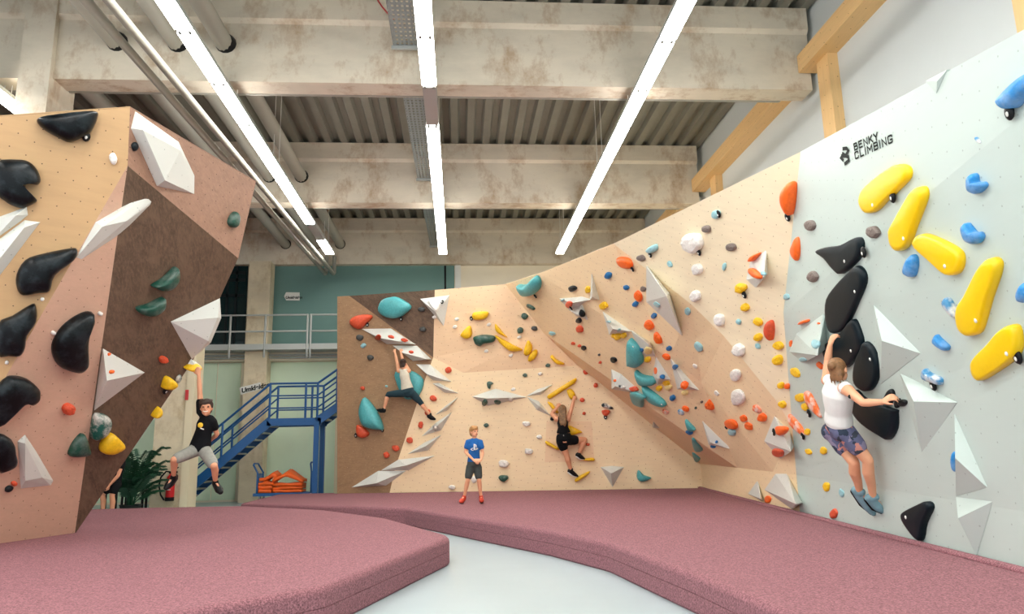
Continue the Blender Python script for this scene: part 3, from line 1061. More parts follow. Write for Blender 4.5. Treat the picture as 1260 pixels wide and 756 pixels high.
# trolley with folded orange sheets
TY = 18.7
tl_, tr_ = at_y(311, 611, TY), at_y(381, 611, TY)
trol = thing('platform_trolley', 'blue platform trolley with mesh ends below the stair landing', 'trolley', ((tl_.x + tr_.x) / 2, TY, 0))
zt_ = at_y(340, 607, TY).z
b = bmesh.new(); box(b, (tl_.x, TY, zt_ - 0.07), (tr_.x, TY + 0.6, zt_))
obj('deck', b, M['blue_steel'], trol)
ztop_ = at_y(315, 571, TY).z
for xe, lean in ((tl_.x + 0.03, -0.06), (tr_.x - 0.03, 0.02)):
    bar('end_frame', [(xe + 0.05, TY + 0.04, zt_), (xe + 0.05, TY + 0.04, ztop_ - 0.22), (xe + lean, TY + 0.06, ztop_ - 0.03), (xe + lean, TY + 0.12, ztop_), (xe + lean, TY + 0.48, ztop_), (xe + lean, TY + 0.54, ztop_ - 0.03), (xe + 0.05, TY + 0.56, ztop_ - 0.22), (xe + 0.05, TY + 0.56, zt_)], 0.022, trol)
    b = bmesh.new()
    for k in range(9):
        zz = zt_ + 0.02 + k * 0.055
        beam_box(b, (xe + 0.05, TY + 0.04, zz), (xe + 0.05, TY + 0.56, zz), 0.01, 0.012)
    for k in range(9):
        yy = TY + 0.06 + k * 0.06
        beam_box(b, (xe + 0.05, yy, zt_), (xe + 0.05, yy, zt_ + 0.47), 0.01, 0.012)
    obj('end_mesh', b, M['blue_steel'], trol)
for xe in (tl_.x + 0.14, tr_.x - 0.14):
    for yy in (TY + 0.1, TY + 0.5):
        b = bmesh.new(); tube(b, [(xe, yy - 0.02, 0.08), (xe, yy + 0.02, 0.08)], 0.08, 14)
        w_ = obj('wheel', b, M['black'], trol, True)
        b = bmesh.new(); box(b, (xe - 0.02, yy - 0.04, 0.08), (xe + 0.02, yy + 0.04, zt_ - 0.06))
        obj('fork', b, M['galv'], w_)


def folded_sheet(x0, x1, z, h, sag, ph, label, peak=0.5):
    b_ = bmesh.new()
    n = 12
    top_, bot = [], []
    for i in range(n + 1):
        t = i / n
        bulge = sag * max(0, 1 - abs(t - peak) * 2.0) ** 0.8
        row_t, row_b = [], []
        for j in range(5):
            s = j / 4
            wob = 0.012 * sin(9 * t + ph + 2 * s)
            yy = TY + 0.03 + 0.52 * s
            row_t.append(b_.verts.new((x0 + (x1 - x0) * t, yy - 0.02 * sin(5 * t + ph), z + h + bulge * (0.7 + 0.3 * s) + wob)))
            row_b.append(b_.verts.new((x0 + (x1 - x0) * t, yy, z + max(0, bulge - 0.03) * (0.7 + 0.3 * s) * 0.9)))
        top_.append(row_t); bot.append(row_b)
    for i in range(n):
        for j in range(4):
            b_.faces.new((top_[i][j], top_[i + 1][j], top_[i + 1][j + 1], top_[i][j + 1]))
            b_.faces.new((bot[i][j], bot[i][j + 1], bot[i + 1][j + 1], bot[i + 1][j]))
        for j in (0, 4):
            b_.faces.new((bot[i][j], bot[i + 1][j], top_[i + 1][j], top_[i][j]))
    for i in (0, n):
        for j in range(4):
            b_.faces.new((bot[i][j], bot[i][j + 1], top_[i][j + 1], top_[i][j]))
    return tag(obj('folded_sheet', b_, M['orange_cloth'], None, True), label, 'sheet', 'orange sheets on the trolley')


xl, xm, xr_ = at_y(317, 605, TY).x, at_y(334, 605, TY).x, at_y(371, 605, TY).x
z_ = zt_ + 0.005
for k in range(3):
    folded_sheet(xl, xm - 0.02 + 0.02 * k, z_ + 0.09 * k, 0.075, 0.02, k * 1.7, ['lowest folded orange sheet of the smaller left pile', 'middle folded orange sheet of the smaller left pile', 'upper flat orange sheet of the smaller left pile'][k])
folded_sheet(xl + 0.02, xm + 0.1, z_ + 0.275, 0.07, 0.18, 0.5, 'crumpled orange sheet on top of the smaller left pile', 0.75)
for k in range(3):
    folded_sheet(xm + 0.02, xr_, z_ + 0.075 * k, 0.062, 0.015, k * 2.3 + 1, ['lowest folded orange sheet of the wider right pile', 'middle folded orange sheet of the wider right pile', 'upper flat orange sheet of the wider right pile'][k])
folded_sheet(xm, xr_ + 0.02, z_ + 0.235, 0.06, 0.26, 2.0, 'bulging orange sheet on top of the wider right pile', 0.45)

# fire extinguisher on the column
ex = at_y(208.5, 615, 16.89)
ext = thing('fire_extinguisher', 'red fire extinguisher hung low on the concrete column behind the hanging boy', 'extinguisher', tuple(ex))
b = bmesh.new(); lathe(b, ex, [(0.085, 0), (0.09, 0.03), (0.09, 0.42), (0.075, 0.48), (0.04, 0.52), (0.03, 0.55)], 18)
obj('cylinder_body', b, M['red'], ext, True)
b = bmesh.new(); lathe(b, ex - Vector((0, 0, 0.03)), [(0.094, 0), (0.094, 0.08)], 18)
obj('foot_ring', b, M['black'], ext)
b = bmesh.new(); box(b, (ex.x - 0.03, ex.y - 0.04, ex.z + 0.55), (ex.x + 0.12, ex.y + 0.04, ex.z + 0.6)); beam_box(b, ex + Vector((0, 0, 0.6)), ex + Vector((0.15, 0, 0.68)), 0.03, 0.02)
obj('handle', b, M['black'], ext)
b = bmesh.new(); box(b, (ex.x - 0.06, ex.y + 0.07, ex.z + 0.36), (ex.x + 0.06, 17.0, ex.z + 0.42))
obj('wall_bracket', b, M['galv'], ext)
b = bmesh.new(); tube(b, [ex + Vector(p) for p in ((0, 0, 0.58), (-0.1, -0.02, 0.6), (-0.2, -0.03, 0.48), (-0.23, -0.03, 0.3), (-0.18, -0.03, 0.1), (-0.1, -0.05, 0.0))], 0.018, 8)
obj('hose', b, M['black'], ext, True)
b = bmesh.new()
for k in range(5):
    box(b, (ex.x - 0.04, ex.y - 0.095, ex.z + 0.2 + k * 0.04), (ex.x + 0.04 - 0.01 * (k % 2), ex.y - 0.085, ex.z + 0.215 + k * 0.04))
obj('printed_lines', b, M['white'], ext)

# palm and dark furniture behind the left mat
pc = at_y(161, 618, 15.9); pc.z = 0
palm = thing('potted_palm', 'bushy green palm in a dark pot behind the left mat', 'plant', tuple(pc))
b = bmesh.new(); lathe(b, pc, [(0.16, 0), (0.2, 0.24), (0.22, 0.26), (0.19, 0.26), (0.18, 0.22)], 16)
obj('pot', b, M['pot'], palm)
b = bmesh.new()
for k in range(7):
    a = k * 0.9
    tube(b, [pc + Vector((0.05 * cos(a), 0.05 * sin(a), 0.2)), pc + Vector((0.13 * cos(a), 0.13 * sin(a), 0.8))], [0.02, 0.012], 6)
obj('stem', b, M['leaf'], palm, True)
rnd = random.Random(5)
for k in range(38):
    a = k * 2.4 + rnd.uniform(-0.3, 0.3)
    ln = rnd.uniform(0.35, 0.75)
    rise = rnd.uniform(0.5, 1.6)
    dv = Vector((cos(a), sin(a), 0))
    s0_ = pc + Vector((0, 0, rnd.uniform(0.2, 0.6)))
    pts = [s0_ + dv * (ln * t) + Vector((0, 0, rise * (1.35 * t - 0.75 * t * t))) for t in (0, 0.25, 0.5, 0.75, 1.0)]
    b = bmesh.new()
    tube(b, pts, [0.012, 0.009, 0.007, 0.005, 0.003], 5)
    sd = dv.cross(UPZ)
    for i in range(22):
        t = 0.2 + 0.8 * i / 22
        j = min(int(t * 4), 3)
        p = lerp(pts[j], pts[j + 1], t * 4 - j)
        dl = (pts[j + 1] - pts[j]).normalized()
        lw = 0.3 * (1 - 0.65 * t)
        for s in (-1, 1):
            tip = p + sd * (s * lw * 0.8) + dl * lw * 0.65 - UPZ * lw * 0.35
            md = lerp(p, tip, 0.45) + UPZ * 0.015
            q1 = md + dl * 0.02; q2 = md - dl * 0.02
            vv = [b.verts.new(x_) for x_ in (p, q2, tip, q1)]
            b.faces.new(vv)
    obj('frond', b, M['leaf'], palm)


def chair(c, rot, label):
    o = thing('dark_chair', label, 'chair', c, 'dark chairs behind the left mat')
    Rm = Matrix.Rotation(rot, 4, 'Z')
    def bx(name, lo_, hi2):
        b_ = bmesh.new(); box(b_, lo_, hi2)
        b_.transform(Matrix.Translation(Vector(c)) @ Rm)
        obj(name, b_, M['dark_wood'], o)
    bx('seat', (-0.22, -0.22, 0.43), (0.22, 0.22, 0.47))
    bx('backrest', (-0.22, 0.2, 0.6), (0.22, 0.23, 0.86))
    for sx in (-1, 1):
        for sy in (-1, 1):
            bx('leg', (sx * 0.2 - 0.02, sy * 0.2 - 0.02, 0), (sx * 0.2 + 0.02, sy * 0.2 + 0.02, 0.86 if sy > 0 else 0.43))


c1 = at_y(178, 610, 18.0); c2 = at_y(160, 610, 17.6)
chair((c1.x, 18.0, 0), 2.6, 'dark chair between the palm and the concrete column')
chair((c2.x - 0.5, 18.2, 0), -2.2, 'dark chair half hidden behind the palm')
tb = at_y(186, 600, 19.3)
table = thing('dark_table', 'dark low table behind the palm by the concrete column', 'table', (tb.x, 19.3, 0))
b = bmesh.new(); box(b, (tb.x - 0.8, 18.95, 0.7), (tb.x + 0.7, 19.65, 0.74)); obj('table_top', b, M['dark_wood'], table)
for sx in (-0.7, 0.6):
    for sy in (19.0, 19.6):
        b = bmesh.new(); box(b, (tb.x + sx - 0.03, sy - 0.03, 0), (tb.x + sx + 0.03, sy + 0.03, 0.7)); obj('leg', b, M['dark_wood'], table)

# ------------------------------------------------------------------ holds and volumes
def smooth_loop(pts, per=3):
    out = []
    n = len(pts)
    for i in range(n):
        p0, p1, p2, p3 = pts[i - 1], pts[i], pts[(i + 1) % n], pts[(i + 2) % n]
        for k in range(per):
            t = k / per
            o = []
            for c in (0, 1):
                o.append(0.5 * (2 * p1[c] + (p2[c] - p0[c]) * t + (2 * p0[c] - 5 * p1[c] + 4 * p2[c] - p3[c]) * t * t + (3 * p1[c] - p0[c] - 3 * p2[c] + p3[c]) * t ** 3))
            out.append(tuple(o))
    return out


VOL_HITS = []
QUEUE = []


def seat(px, py):
    """where a hold bolts on: the board, or the face of a volume standing in front of it"""
    p, n = hit(px, py)
    d = ray(px, py).normalized()
    best = (p - CAM_POS).length + 0.02
    on_vol = False
    for c, bv in VOL_HITS:
        q, nn, i_, t = bv.ray_cast(CAM_POS - c, d)
        if q is not None and t < best:
            p, n, best, on_vol = q + c, nn, t, True
    if n.dot(CAM_POS - p) < 0:
        n = -n
    return p, n, on_vol


def queued(fn):
    def later(*a, **k):
        QUEUE.append((fn, a, k))
    return later


def build_queue():
    for fn, a, k in sorted(QUEUE, key=lambda q: 0 if q[0].__name__ == 'VOL' else 1):
        fn(*a, **k)


def tag_part(px, py, ref, parent, r=0.042):
    p, n, ov = seat(*ref)
    c = on_plane(px, py, p + n * 0.03, n)
    u = UPZ.cross(n).normalized(); w = n.cross(u)
    b_ = bmesh.new()
    ball(b_, c, r * 0.8, r * 1.1, 0.02, (u, w, n), 12, 6)
    t = obj('route_tag', b_, M['black'], parent, True)
    b_ = bmesh.new()
    ball(b_, c + n * 0.014 - w * r * 0.2, r * 0.32, r * 0.42, 0.009, (u, w, n), 8, 5)
    obj('tag_print', b_, M['white'], t, True)


def make_hold(outline, mat, h, label, grp=None, tagpos=None, bolt=None, ref=None, per=3, facetted=False, ridge=0.0, cat='hold', tag_r=0.05, by_outline=False):
    cx = sum(p[0] for p in outline) / len(outline); cy = sum(p[1] for p in outline) / len(outline)
    ref = ref or (cx, cy)
    P, N, on_vol = seat(*ref)
    if by_outline:
        cs = abs(N.dot((P - CAM_POS).normalized()))
        h *= min(1.0, max(0.4, cs * 1.5))
        if on_vol:
            h = min(h, 0.06)
    lp = smooth_loop(outline, per) if per > 1 else outline
    mid = [on_plane(x_, y_, P + N * h * 0.4, N) - N * h * 0.4 for x_, y_ in lp]
    C = sum(mid, Vector()) / len(mid)
    rg = random.Random(int(cx * 31 + cy * 17))
    b_ = bmesh.new()
    rings = []
    prof = ((0.97, -0.01), (1.0, h * 0.2), (0.96, h * 0.55), (0.80, h * 0.84), (0.48, h * 0.98))
    if mat in ('Yw', 'Kw'):
        prof = ((1.0, -0.01), (1.0, h * 0.3), (0.985, h * 0.7), (0.93, h * 0.93), (0.82, h))
    for sc_, z in prof:
        rings.append([b_.verts.new(C + (p - C) * sc_ + N * (z + (rg.uniform(-0.06, 0.06) * h if facetted and z > 0.3 * h else 0))) for p in mid])
    n = len(mid)
    for a, c in zip(rings, rings[1:]):
        for k in range(n):
            b_.faces.new((a[k], a[(k + 1) % n], c[(k + 1) % n], c[k]))
    t = b_.verts.new(C + N * h)
    for k in range(n):
        b_.faces.new((rings[-1][k], rings[-1][(k + 1) % n], t))
    b_.faces.new(rings[0][::-1])
    bmesh.ops.translate(b_, verts=b_.verts, vec=-C)
    o = obj('climbing_hold', b_, HM[mat], None, not facetted)
    o.location = C
    tag(o, label, cat, grp)
    if tagpos:
        tag_part(tagpos[0], tagpos[1], ref, o, tag_r)
    if bolt:
        c = on_plane(bolt[0], bolt[1], P + N * h * 0.97, N)
        u = UPZ.cross(N).normalized(); w = N.cross(u)
        b_ = bmesh.new(); ball(b_, c, 0.018, 0.018, 0.008, (u, w, N), 10, 5)
        obj('bolt', b_, M['white'], o, True)
    return o


@queued
def E(mat, x_, y_, rx, ry, ang, label, h=None, tagpos=None, grp=None, ref=None):
    rg = random.Random(int(x_ * 13 + y_ * 7))
    a = radians(ang)
    pts = []
    n = 9
    for k in range(n):
        t = 2 * pi * (k + rg.uniform(-0.25, 0.25)) / n
        q_ = rg.uniform(0.9, 1.12)
        ex_, ey_ = rx * q_ * cos(t), ry * q_ * sin(t)
        pts.append((x_ + ex_ * cos(a) - ey_ * sin(a), y_ + ex_ * sin(a) + ey_ * cos(a)))
    P, N, on_vol = seat(*(ref or (x_, y_)))
    s = (P - CAM_POS).length / FOC * max(0.6, min(rx, ry))
    cs = abs(N.dot((P - CAM_POS).normalized()))
    h = min(max(s * 1.25, 0.025), 0.16) * min(1.0, max(0.45, cs * 1.5))
    return make_hold(pts, mat, h, label, grp, tagpos, None, ref or (x_, y_), 1 if max(rx, ry) < 4 else 2, max(rx, ry) >= 4 and mat in ('W', 'R', 'D', 'Y', 'O'))


@queued
def S(mat, pts, h, label, tagpos=None, bolt=None, grp=None, ref=None, per=3, tag_r=0.05):
    return make_hold(pts, mat, h, label, grp, tagpos, bolt, ref, per, False, 0, 'hold', tag_r, True)


@queued
def VOL(base, apex, h, label, ref=None, mat='volume', flat=None):
    """a pyramid volume: base outline on the board, ridge point(s) standing h out from it"""
    cx = sum(p[0] for p in base) / len(base); cy = sum(p[1] for p in base) / len(base)
    P, N = hit(*(ref or (cx, cy)))
    B = [on_plane(x_, y_, P, N) for x_, y_ in base]
    ap = [on_plane(x_, y_, P + N * h, N) for x_, y_ in (apex if isinstance(apex, list) else [apex])]
    C = sum(B, Vector()) / len(B)
    u = UPZ.cross(N).normalized(); w = N.cross(u)
    b_ = bmesh.new()
    uvl = b_.loops.layers.uv.new('UVMap')
    for p in B:
        b_.verts.new(p - C - N * 0.02)
    for p in B:
        b_.verts.new(p - C + N * 0.004)
    for p in ap:
        b_.verts.new(p - C)
    b_.verts.ensure_lookup_table()
    bmesh.ops.convex_hull(b_, input=b_.verts[:])
    for f in b_.faces:
        f.normal_update()
        fu = UPZ.cross(f.normal)
        fu = fu.normalized() if fu.length > 0.1 else u
        fw = f.normal.cross(fu)
        for l in f.loops:
            l[uvl].uv = (l.vert.co.dot(fu) + 3.3, l.vert.co.dot(fw) + 1.7)
    bmesh.ops.delete(b_, geom=[v for v in b_.verts if not v.link_faces], context='VERTS')
    VOL_HITS.append((C.copy(), BVHTree.FromBMesh(b_)))
    me = bpy.data.meshes.new('climbing_volume')
    b_.to_mesh(me); b_.free()
    me.materials.append(M[mat])
    o = put('climbing_volume', me)
    o.location = C
    return tag(o, label, 'volume')

# ---- brown left end of the plywood wall
S('T', [(465, 383), (469, 370), (479, 366), (489, 366), (505.5, 377), (497, 387), (487, 392), (475, 391)], 0.22, 'teal oyster-shaped hold high on the brown panel', (493.5, 392.5))
S('R', [(430, 397.5), (433, 391.5), (443, 387.5), (456.5, 387.5), (456.5, 392), (448.5, 399.5), (442.5, 405), (434.5, 403)], 0.2, 'long red hold at the upper left of the brown panel', (452, 399.8))
S('T', [(486, 458), (505, 456), (521, 467.5), (516, 486), (505, 492), (496, 489), (488, 473)], 0.12, 'teal plate hold behind the climber in the pale tank top')
S('T', [(448.6, 489), (459.5, 501), (467.5, 515.6), (471, 528.5), (465.5, 529.5), (452.6, 527.5), (444.6, 521.6), (441.3, 507.7), (443.6, 496)], 0.3, 'large teal shell hold low on the brown panel', (470.5, 529.5))
S('R', [(438.7, 523.6), (445.6, 525), (453.6, 532.5), (452, 537), (444.6, 539.4), (438.7, 534.5)], 0.14, 'chunky red hold under the large teal shell on the brown panel', (437.7, 536))
for x_, y_, rx, ry, lab in ((518.5, 381, 4.2, 3, 'grey hold beside the teal oyster hold on the dark triangle'), (520, 405.5, 4, 3.2, 'grey hold at the lower right of the dark triangle'),
                            (442.3, 415.4, 4.2, 3.6, 'grey hold below the long red hold on the brown panel'), (455.5, 440.2, 4.2, 3.3, 'grey hold in the middle of the brown panel left of the climber')):
    E('Dk', x_, y_, rx, ry, 10, lab)
E('P', 447, 425.3, 3.6, 2.8, -30, 'small pale teal hold between two grey holds on brown')
E('P', 475.4, 475.5, 1.7, 1.7, 0, 'tiny pale teal foothold left of the climber in tank top')
for x_, y_, rx, ry, a, lab in ((465, 416, 3.8, 3.6, 0, 'round red hold on the left edge of the topmost white wedge'), (481.3, 414.6, 4, 1.7, 10, 'flat red hold in the middle of the topmost white wedge'),
                               (498, 418.4, 4.4, 1.8, 12, 'flat red hold at the right of the topmost white wedge'), (506, 433.3, 3.3, 1.6, 8, 'flat red hold on the second white wedge from the top'),
                               (551.8, 455.7, 4, 3.8, -20, 'red hold alone on the pale boards above the third wedge'), (446, 478, 2.7, 2.5, 0, 'small red foothold low left of the climber on brown'),
                               (486.7, 551.7, 4.5, 3.6, 10, 'upper of two red holds low on the brown panel edge'), (475.4, 560, 3.4, 4, 0, 'lower of two red holds low on the brown panel'),
                               (503.8, 542, 4, 3.7, -15, 'red hold just right of the brown panel edge, above the wedges'), (517.5, 523.2, 3.2, 4.3, 0, 'upright red hold below the foot of the climber in tank top'),
                               (526, 507.7, 3.7, 4.2, 15, 'red hold behind the right shin of the climber in tank top'), (533, 490.4, 4, 3.8, 20, 'red hold beside the right knee of the climber in tank top')):
    E('R', x_, y_, rx, ry, a, lab)
VOL([(445, 405), (481, 404.5), (512, 424.3), (476, 423.5)], [(468, 416.5), (503, 422.5)], 0.2, 'long white wedge volume topmost in the staircase of wedges')
VOL([(483, 425.5), (513, 425.7), (531, 442.5), (508, 444.5)], [(496, 434.5), (524, 442)], 0.2, 'second white wedge volume, gripped by the climber in tank top')
VOL([(512, 448.5), (529, 448.7), (555.7, 470), (533, 468.5)], [(525, 460.5), (541, 466)], 0.18, 'third white wedge volume, right of the climber in tank top')
VOL([(532, 472), (540, 471.5), (564.5, 484.3), (547, 483.5)], (547, 479), 0.16, 'thin white wedge volume fourth in the staircase of wedges')
VOL([(535.5, 510.7), (548, 500), (563.7, 488.8), (549.8, 505.5)], (551, 500.5), 0.14, 'narrow white wedge volume pointing up beside the climber')
VOL([(519, 537), (537, 520), (555.8, 507.7), (543, 529.5)], (538.5, 524), 0.16, 'white wedge volume with a black tag beside the foot')
VOL([(501.6, 559), (522, 545), (542.9, 535.5), (527, 554.5)], (523.5, 549.5), 0.17, 'white wedge volume third from the mat')
VOL([(469, 579), (490, 566), (535, 561), (503, 579)], (500, 573), 0.2, 'white wedge volume second from the mat')
VOL([(432.7, 600), (465.5, 579.7), (500, 579.5), (475, 598)], (463, 595), 0.2, 'lowest white wedge volume just above the mat')
E('KW', 535, 527.7, 3, 2.6, 0, 'small black and white hold on the wedge under the foot', None)
VOL([(517, 368), (553, 363.4), (546, 401.5)], (536, 384.5), 0.22, 'white pyramid volume hanging point down near the wall top')
S('W', [(526.5, 370.5), (536, 368.3), (545.5, 368), (541, 376), (535.5, 383)], 0.2, 'white pinch hold on the pyramid near the wall top', (544, 371.7))

# ---- middle of the plywood wall
for x_, y_, lab in ((562, 393, 'tiny white foothold left of the uppermost yellow hold'), (559.7, 402.5, 'tiny white foothold above the yellow fin hold'), (601.4, 399.5, 'tiny white foothold under the uppermost yellow hold'),
                    (598.4, 432.3, 'tiny white foothold below the dark green knobbly hold'), (628.6, 437.6, 'tiny white foothold below the long yellow blade hold'), (639, 415.4, 'tiny white foothold above the right end of the yellow blade'),
                    (534.5, 390.5, 'tiny white foothold left of the pyramid volume point'), (664.6, 460.3, 'tiny white foothold under the lone yellow crescent hold'), (631.6, 479.2, 'tiny white foothold above the wide white volume'),
                    (628.8, 492.4, 'tiny white foothold under the wide white volume')):
    E('W', x_, y_, 2.9, 2.1, -15, lab)
for x_, y_, rx, ry, lab in ((647.5, 521.8, 5, 3.4, 'white hold left of the climber in black, by her waist'), (663.5, 538, 3.6, 2.8, 'small white hold left of the climber in black, by her hip'), (650.6, 555.8, 5.2, 3.8, 'white hold left of the climber in black, by her knee'),
                            (619.4, 571, 6.2, 4.7, 'largest white hold low on the wall right of the boy'), (556, 600, 4.2, 2.7, 'flat white hold at the wall foot left of the boy'), (583.5, 590, 3.4, 4.6, 'white hold showing between the legs of the boy in blue')):
    E('W', x_, y_, rx, ry, 8, lab)
S('Y', [(580.5, 389.6), (583.5, 384.6), (599.4, 383.7), (600.4, 388.6), (595.4, 393.2), (584.5, 394)], 0.14, 'uppermost yellow hold on the plywood wall, with black tag', (580, 392))
S('Y', [(566.7, 411.4), (577.6, 400.5), (580.5, 408.5), (579.6, 414.4), (574.6, 417.4), (568.7, 415.4)], 0.14, 'yellow fin hold left of the dark green knobbly hold')
S('G', [(582, 415.5), (588, 413), (597.6, 412), (608, 414), (608.7, 419.5), (604, 422), (595, 423.5), (590.5, 426.7), (585, 424.3), (583, 420.3)], 0.18, 'big dark green knobbly hold between yellow holds')
S('Y', [(609, 399), (613.5, 403), (620, 411), (624.3, 415.5), (618, 413), (610, 407.6)], 0.12, 'slim yellow hold pointing up above the yellow blade')
S('Y', [(608.7, 412.4), (618, 417), (632.5, 425), (642.5, 430), (639, 432), (629.4, 433), (620, 427.5), (612.7, 419.5)], 0.16, 'long yellow blade hold right of the dark green hold')
S('Y', [(649.7, 419), (654, 423.5), (654.8, 430), (651.6, 436), (646.8, 438), (644.3, 434.6), (646, 426)], 0.14, 'upright yellow oval hold at the end of the blade')
S('Y', [(660.3, 430.3), (661.4, 435.4), (658, 441.7), (652.4, 445.2), (649.5, 444), (650.8, 437.8), (655.5, 432.2)], 0.13, 'tilted yellow oval hold below the upright one')
S('Y', [(679.4, 437), (685, 442.5), (694, 447), (693, 449.2), (685.7, 448.6), (680, 444), (677, 440)], 0.13, 'lone yellow crescent hold beside the overhang crease')
E('G', 645.6, 389.4, 4.4, 4, 0, 'dark green hold by the crease below the teal bowl')
E('G', 640, 407, 4, 4, 0, 'dark green hold above the upright yellow oval')
E('G', 674, 450, 3.1, 2.4, 0, 'small dark green hold left of the yellow crescent')
E('G', 646, 462, 2.9, 2.5, 0, 'small dark green hold above the wide white volume')
S('G', [(599, 471), (603, 469.5), (607.2, 472), (604, 474), (603, 478.5), (600, 477.5)], 0.08, 'dark green crescent hold on top of the wide volume')
S('G', [(648, 374.8), (652, 375.6), (657.8, 379.6), (657, 382), (652.5, 379.8), (648, 377.6)], 0.07, 'dark green bone-shaped hold under the teal bowl')
E('Dk', 657.6, 404.4, 4.2, 3.1, 0, 'grey hold on the overhang crease beside green holds')
E('P', 679, 410.8, 4, 2.4, 12, 'pale teal hold just right of the overhang crease')
S('T', [(635.3, 352.2), (645.6, 352), (657.5, 340.7), (663.5, 346.6), (663, 355.6), (657.5, 362), (649.6, 364.5), (641.7, 363)], 0.3, 'teal bowl-shaped hold at the top of the crease', (658.5, 364.8), ref=(648, 357))
E('G', 596.4, 496, 3.6, 3.9, 0, 'dark green hold under the left half of the wide volume')
E('G', 612.3, 495.6, 4.2, 2.4, 10, 'dark green hold under the middle of the wide volume')
E('G', 598, 523.6, 3.2, 2.7, 0, 'dark green hold right of the head of the boy in blue')
S('G', [(613.2, 588), (616, 585.2), (624, 585.6), (625.4, 589.2), (620.5, 593.4), (616, 592)], 0.12, 'dark green hold low on the wall right of the boy')
VOL([(580.6, 488.3), (610, 478.5), (648, 489), (620, 494), (601, 499.5), (590, 493)], [(600, 490.7), (612, 490.2)], 0.26, 'wide white volume in the middle of the plywood wall')
VOL([(647.6, 487.7), (662, 479), (680.4, 473.4), (665.5, 485.7)], (667, 481.5), 0.14, 'narrow white volume pointing up right from the wide one')
VOL([(648.6, 488.7), (663, 494), (678, 512), (660.5, 504.6)], (664.5, 501), 0.15, 'narrow white volume pointing down to the climber in black')
VOL([(739, 575), (753, 573.6), (767.7, 575), (753.8, 599.8)], (752, 583), 0.26, 'grey white volume standing on its point near the mat')
for x_, y_, rx, ry, lab in ((720.6, 458, 3.4, 3.3, 'red hold on the crease above the yellow bars'), (733, 474.4, 3, 3, 'red hold left of the white wedge with a red hold'), (716.5, 492.5, 3.2, 2.9, 'red hold right of the raised hand of the climber in black'),
                            (718.7, 509, 2.3, 2.2, 'small red hold above the square repair board'), (723.4, 547.2, 2.6, 2, 'small red hold beside the bent knee of the climber in black')):
    E('R', x_, y_, rx, ry, 0, lab)
S('R', [(740.5, 505.5), (746, 504.6), (750.8, 506), (749, 510.5), (744.6, 512.3), (741.4, 510)], 0.12, 'red hold with a black tag right of the climber in black', (745, 513.4))
S('KW', [(740, 498.2), (743.6, 496.2), (749, 498.2), (754.8, 502.2), (753.5, 504), (747, 502.8), (741.6, 501.2)], 0.09, 'black and white striped hold above the tagged red hold')
for pts, lab in (([(673.4, 487.7), (678.4, 483.7), (705, 466.9), (709.7, 466.3), (708, 470.8), (703, 474.8), (679.4, 489.7), (674.4, 490.7)], 'long yellow bar hold above the climber in black'),
                 ([(697.2, 480.8), (703, 478.8), (708, 485.7), (705, 491.3), (701, 490.7)], 'yellow block hold gripped by the right hand of the climber in black'),
                 ([(673.4, 495.2), (679.4, 496.6), (687.3, 507.5), (683, 507.5)], 'yellow hold beside the left hand of the climber in black'),
                 ([(699, 524.4), (705, 525.4), (715.7, 531.3), (714, 533.3), (701, 536.3), (698, 533.3)], 'yellow triangular hold at the waist of the climber in black'),
                 ([(671, 543.3), (675.4, 544.2), (687.3, 551.6), (686.3, 554.2), (672.4, 547.2)], 'yellow bar hold sloping down left of the standing leg'),
                 ([(715, 566), (727, 563.5), (731.3, 564.7), (731, 567.5), (723, 567.5)], 'thin yellow bar hold under the raised foot'),
                 ([(707, 591), (711, 587), (725, 580), (724, 584), (712, 592), (708, 593.3)], 'lowest yellow bar hold under the standing foot')):
    S('Y', pts, 0.13, lab)
S('T', [(783.5, 587), (785.5, 578.6), (792.5, 585), (801.4, 588.3), (796.4, 591.9), (787.5, 592.9)], 0.16, 'teal wing hold low on the wall beside the corner')
E('K', 679.6, 515.6, 2.6, 2.6, 0, 'small black hold left of the climber in black')

# ---- overhang between the crease and the white wall
E('K', 704.2, 355.6, 5, 3.8, 0, 'black lumpy hold near the top of the overhang')
E('Y', 723, 357, 3.3, 4.2, 0, 'yellow hold left of the tall grey white spike volume')
VOL([(728, 336.7), (737.5, 369.4), (726, 368.8)], (729, 366), 0.22, 'tall thin white spike volume near the wall top')
VOL([(688.3, 367.5), (715, 365.5), (726, 369), (701, 382.5)], (703, 373), 0.16, 'white volume with a red tagged hold below the spike', ref=(705, 372))
VOL([(701, 382), (716.5, 374.5), (723.5, 394), (710.5, 389.5)], (711, 387.5), 0.16, 'white volume with a black hold below the spike', ref=(711, 384))
E('R', 699.8, 375, 4, 4.2, 0, 'red hold on the white volume below the spike', 0.2, (702.5, 379.5))
E('P', 692, 370, 2.2, 1.5, -20, 'tiny pale teal hold on the corner of the white volume', 0.1)
E('K', 716.7, 386, 3.6, 4.4, 0, 'black glossy hold on the lower white volume below the spike', 0.2)
E('K', 712, 394.8, 3.6, 3.4, 20, 'black hold under the lower white volume below the spike')
E('Y', 742.5, 377, 5, 4.6, 0, 'yellow double hold above the long white volume')
E('R', 713, 405.6, 4.6, 4.2, 40, 'red ridged hold below the black hold on the overhang')
E('R', 705, 423, 2.8, 1.9, 10, 'small red foothold left of the black foothold')
E('R', 712.7, 426, 2.4, 2, 0, 'small red foothold touching the black foothold')
E('K', 718, 428.6, 3.3, 2.8, 30, 'small black foothold beside two red footholds')
E('Dk', 737, 437, 1.5, 1.5, 0, 'tiny grey foothold left of the black pocket hold')
E('R', 738.3, 446.4, 2, 1.8, 0, 'tiny red foothold left of the black pocket hold')
E('K', 754.8, 443.3, 4.4, 3.2, 35, 'black pocket hold left of the big teal drop')
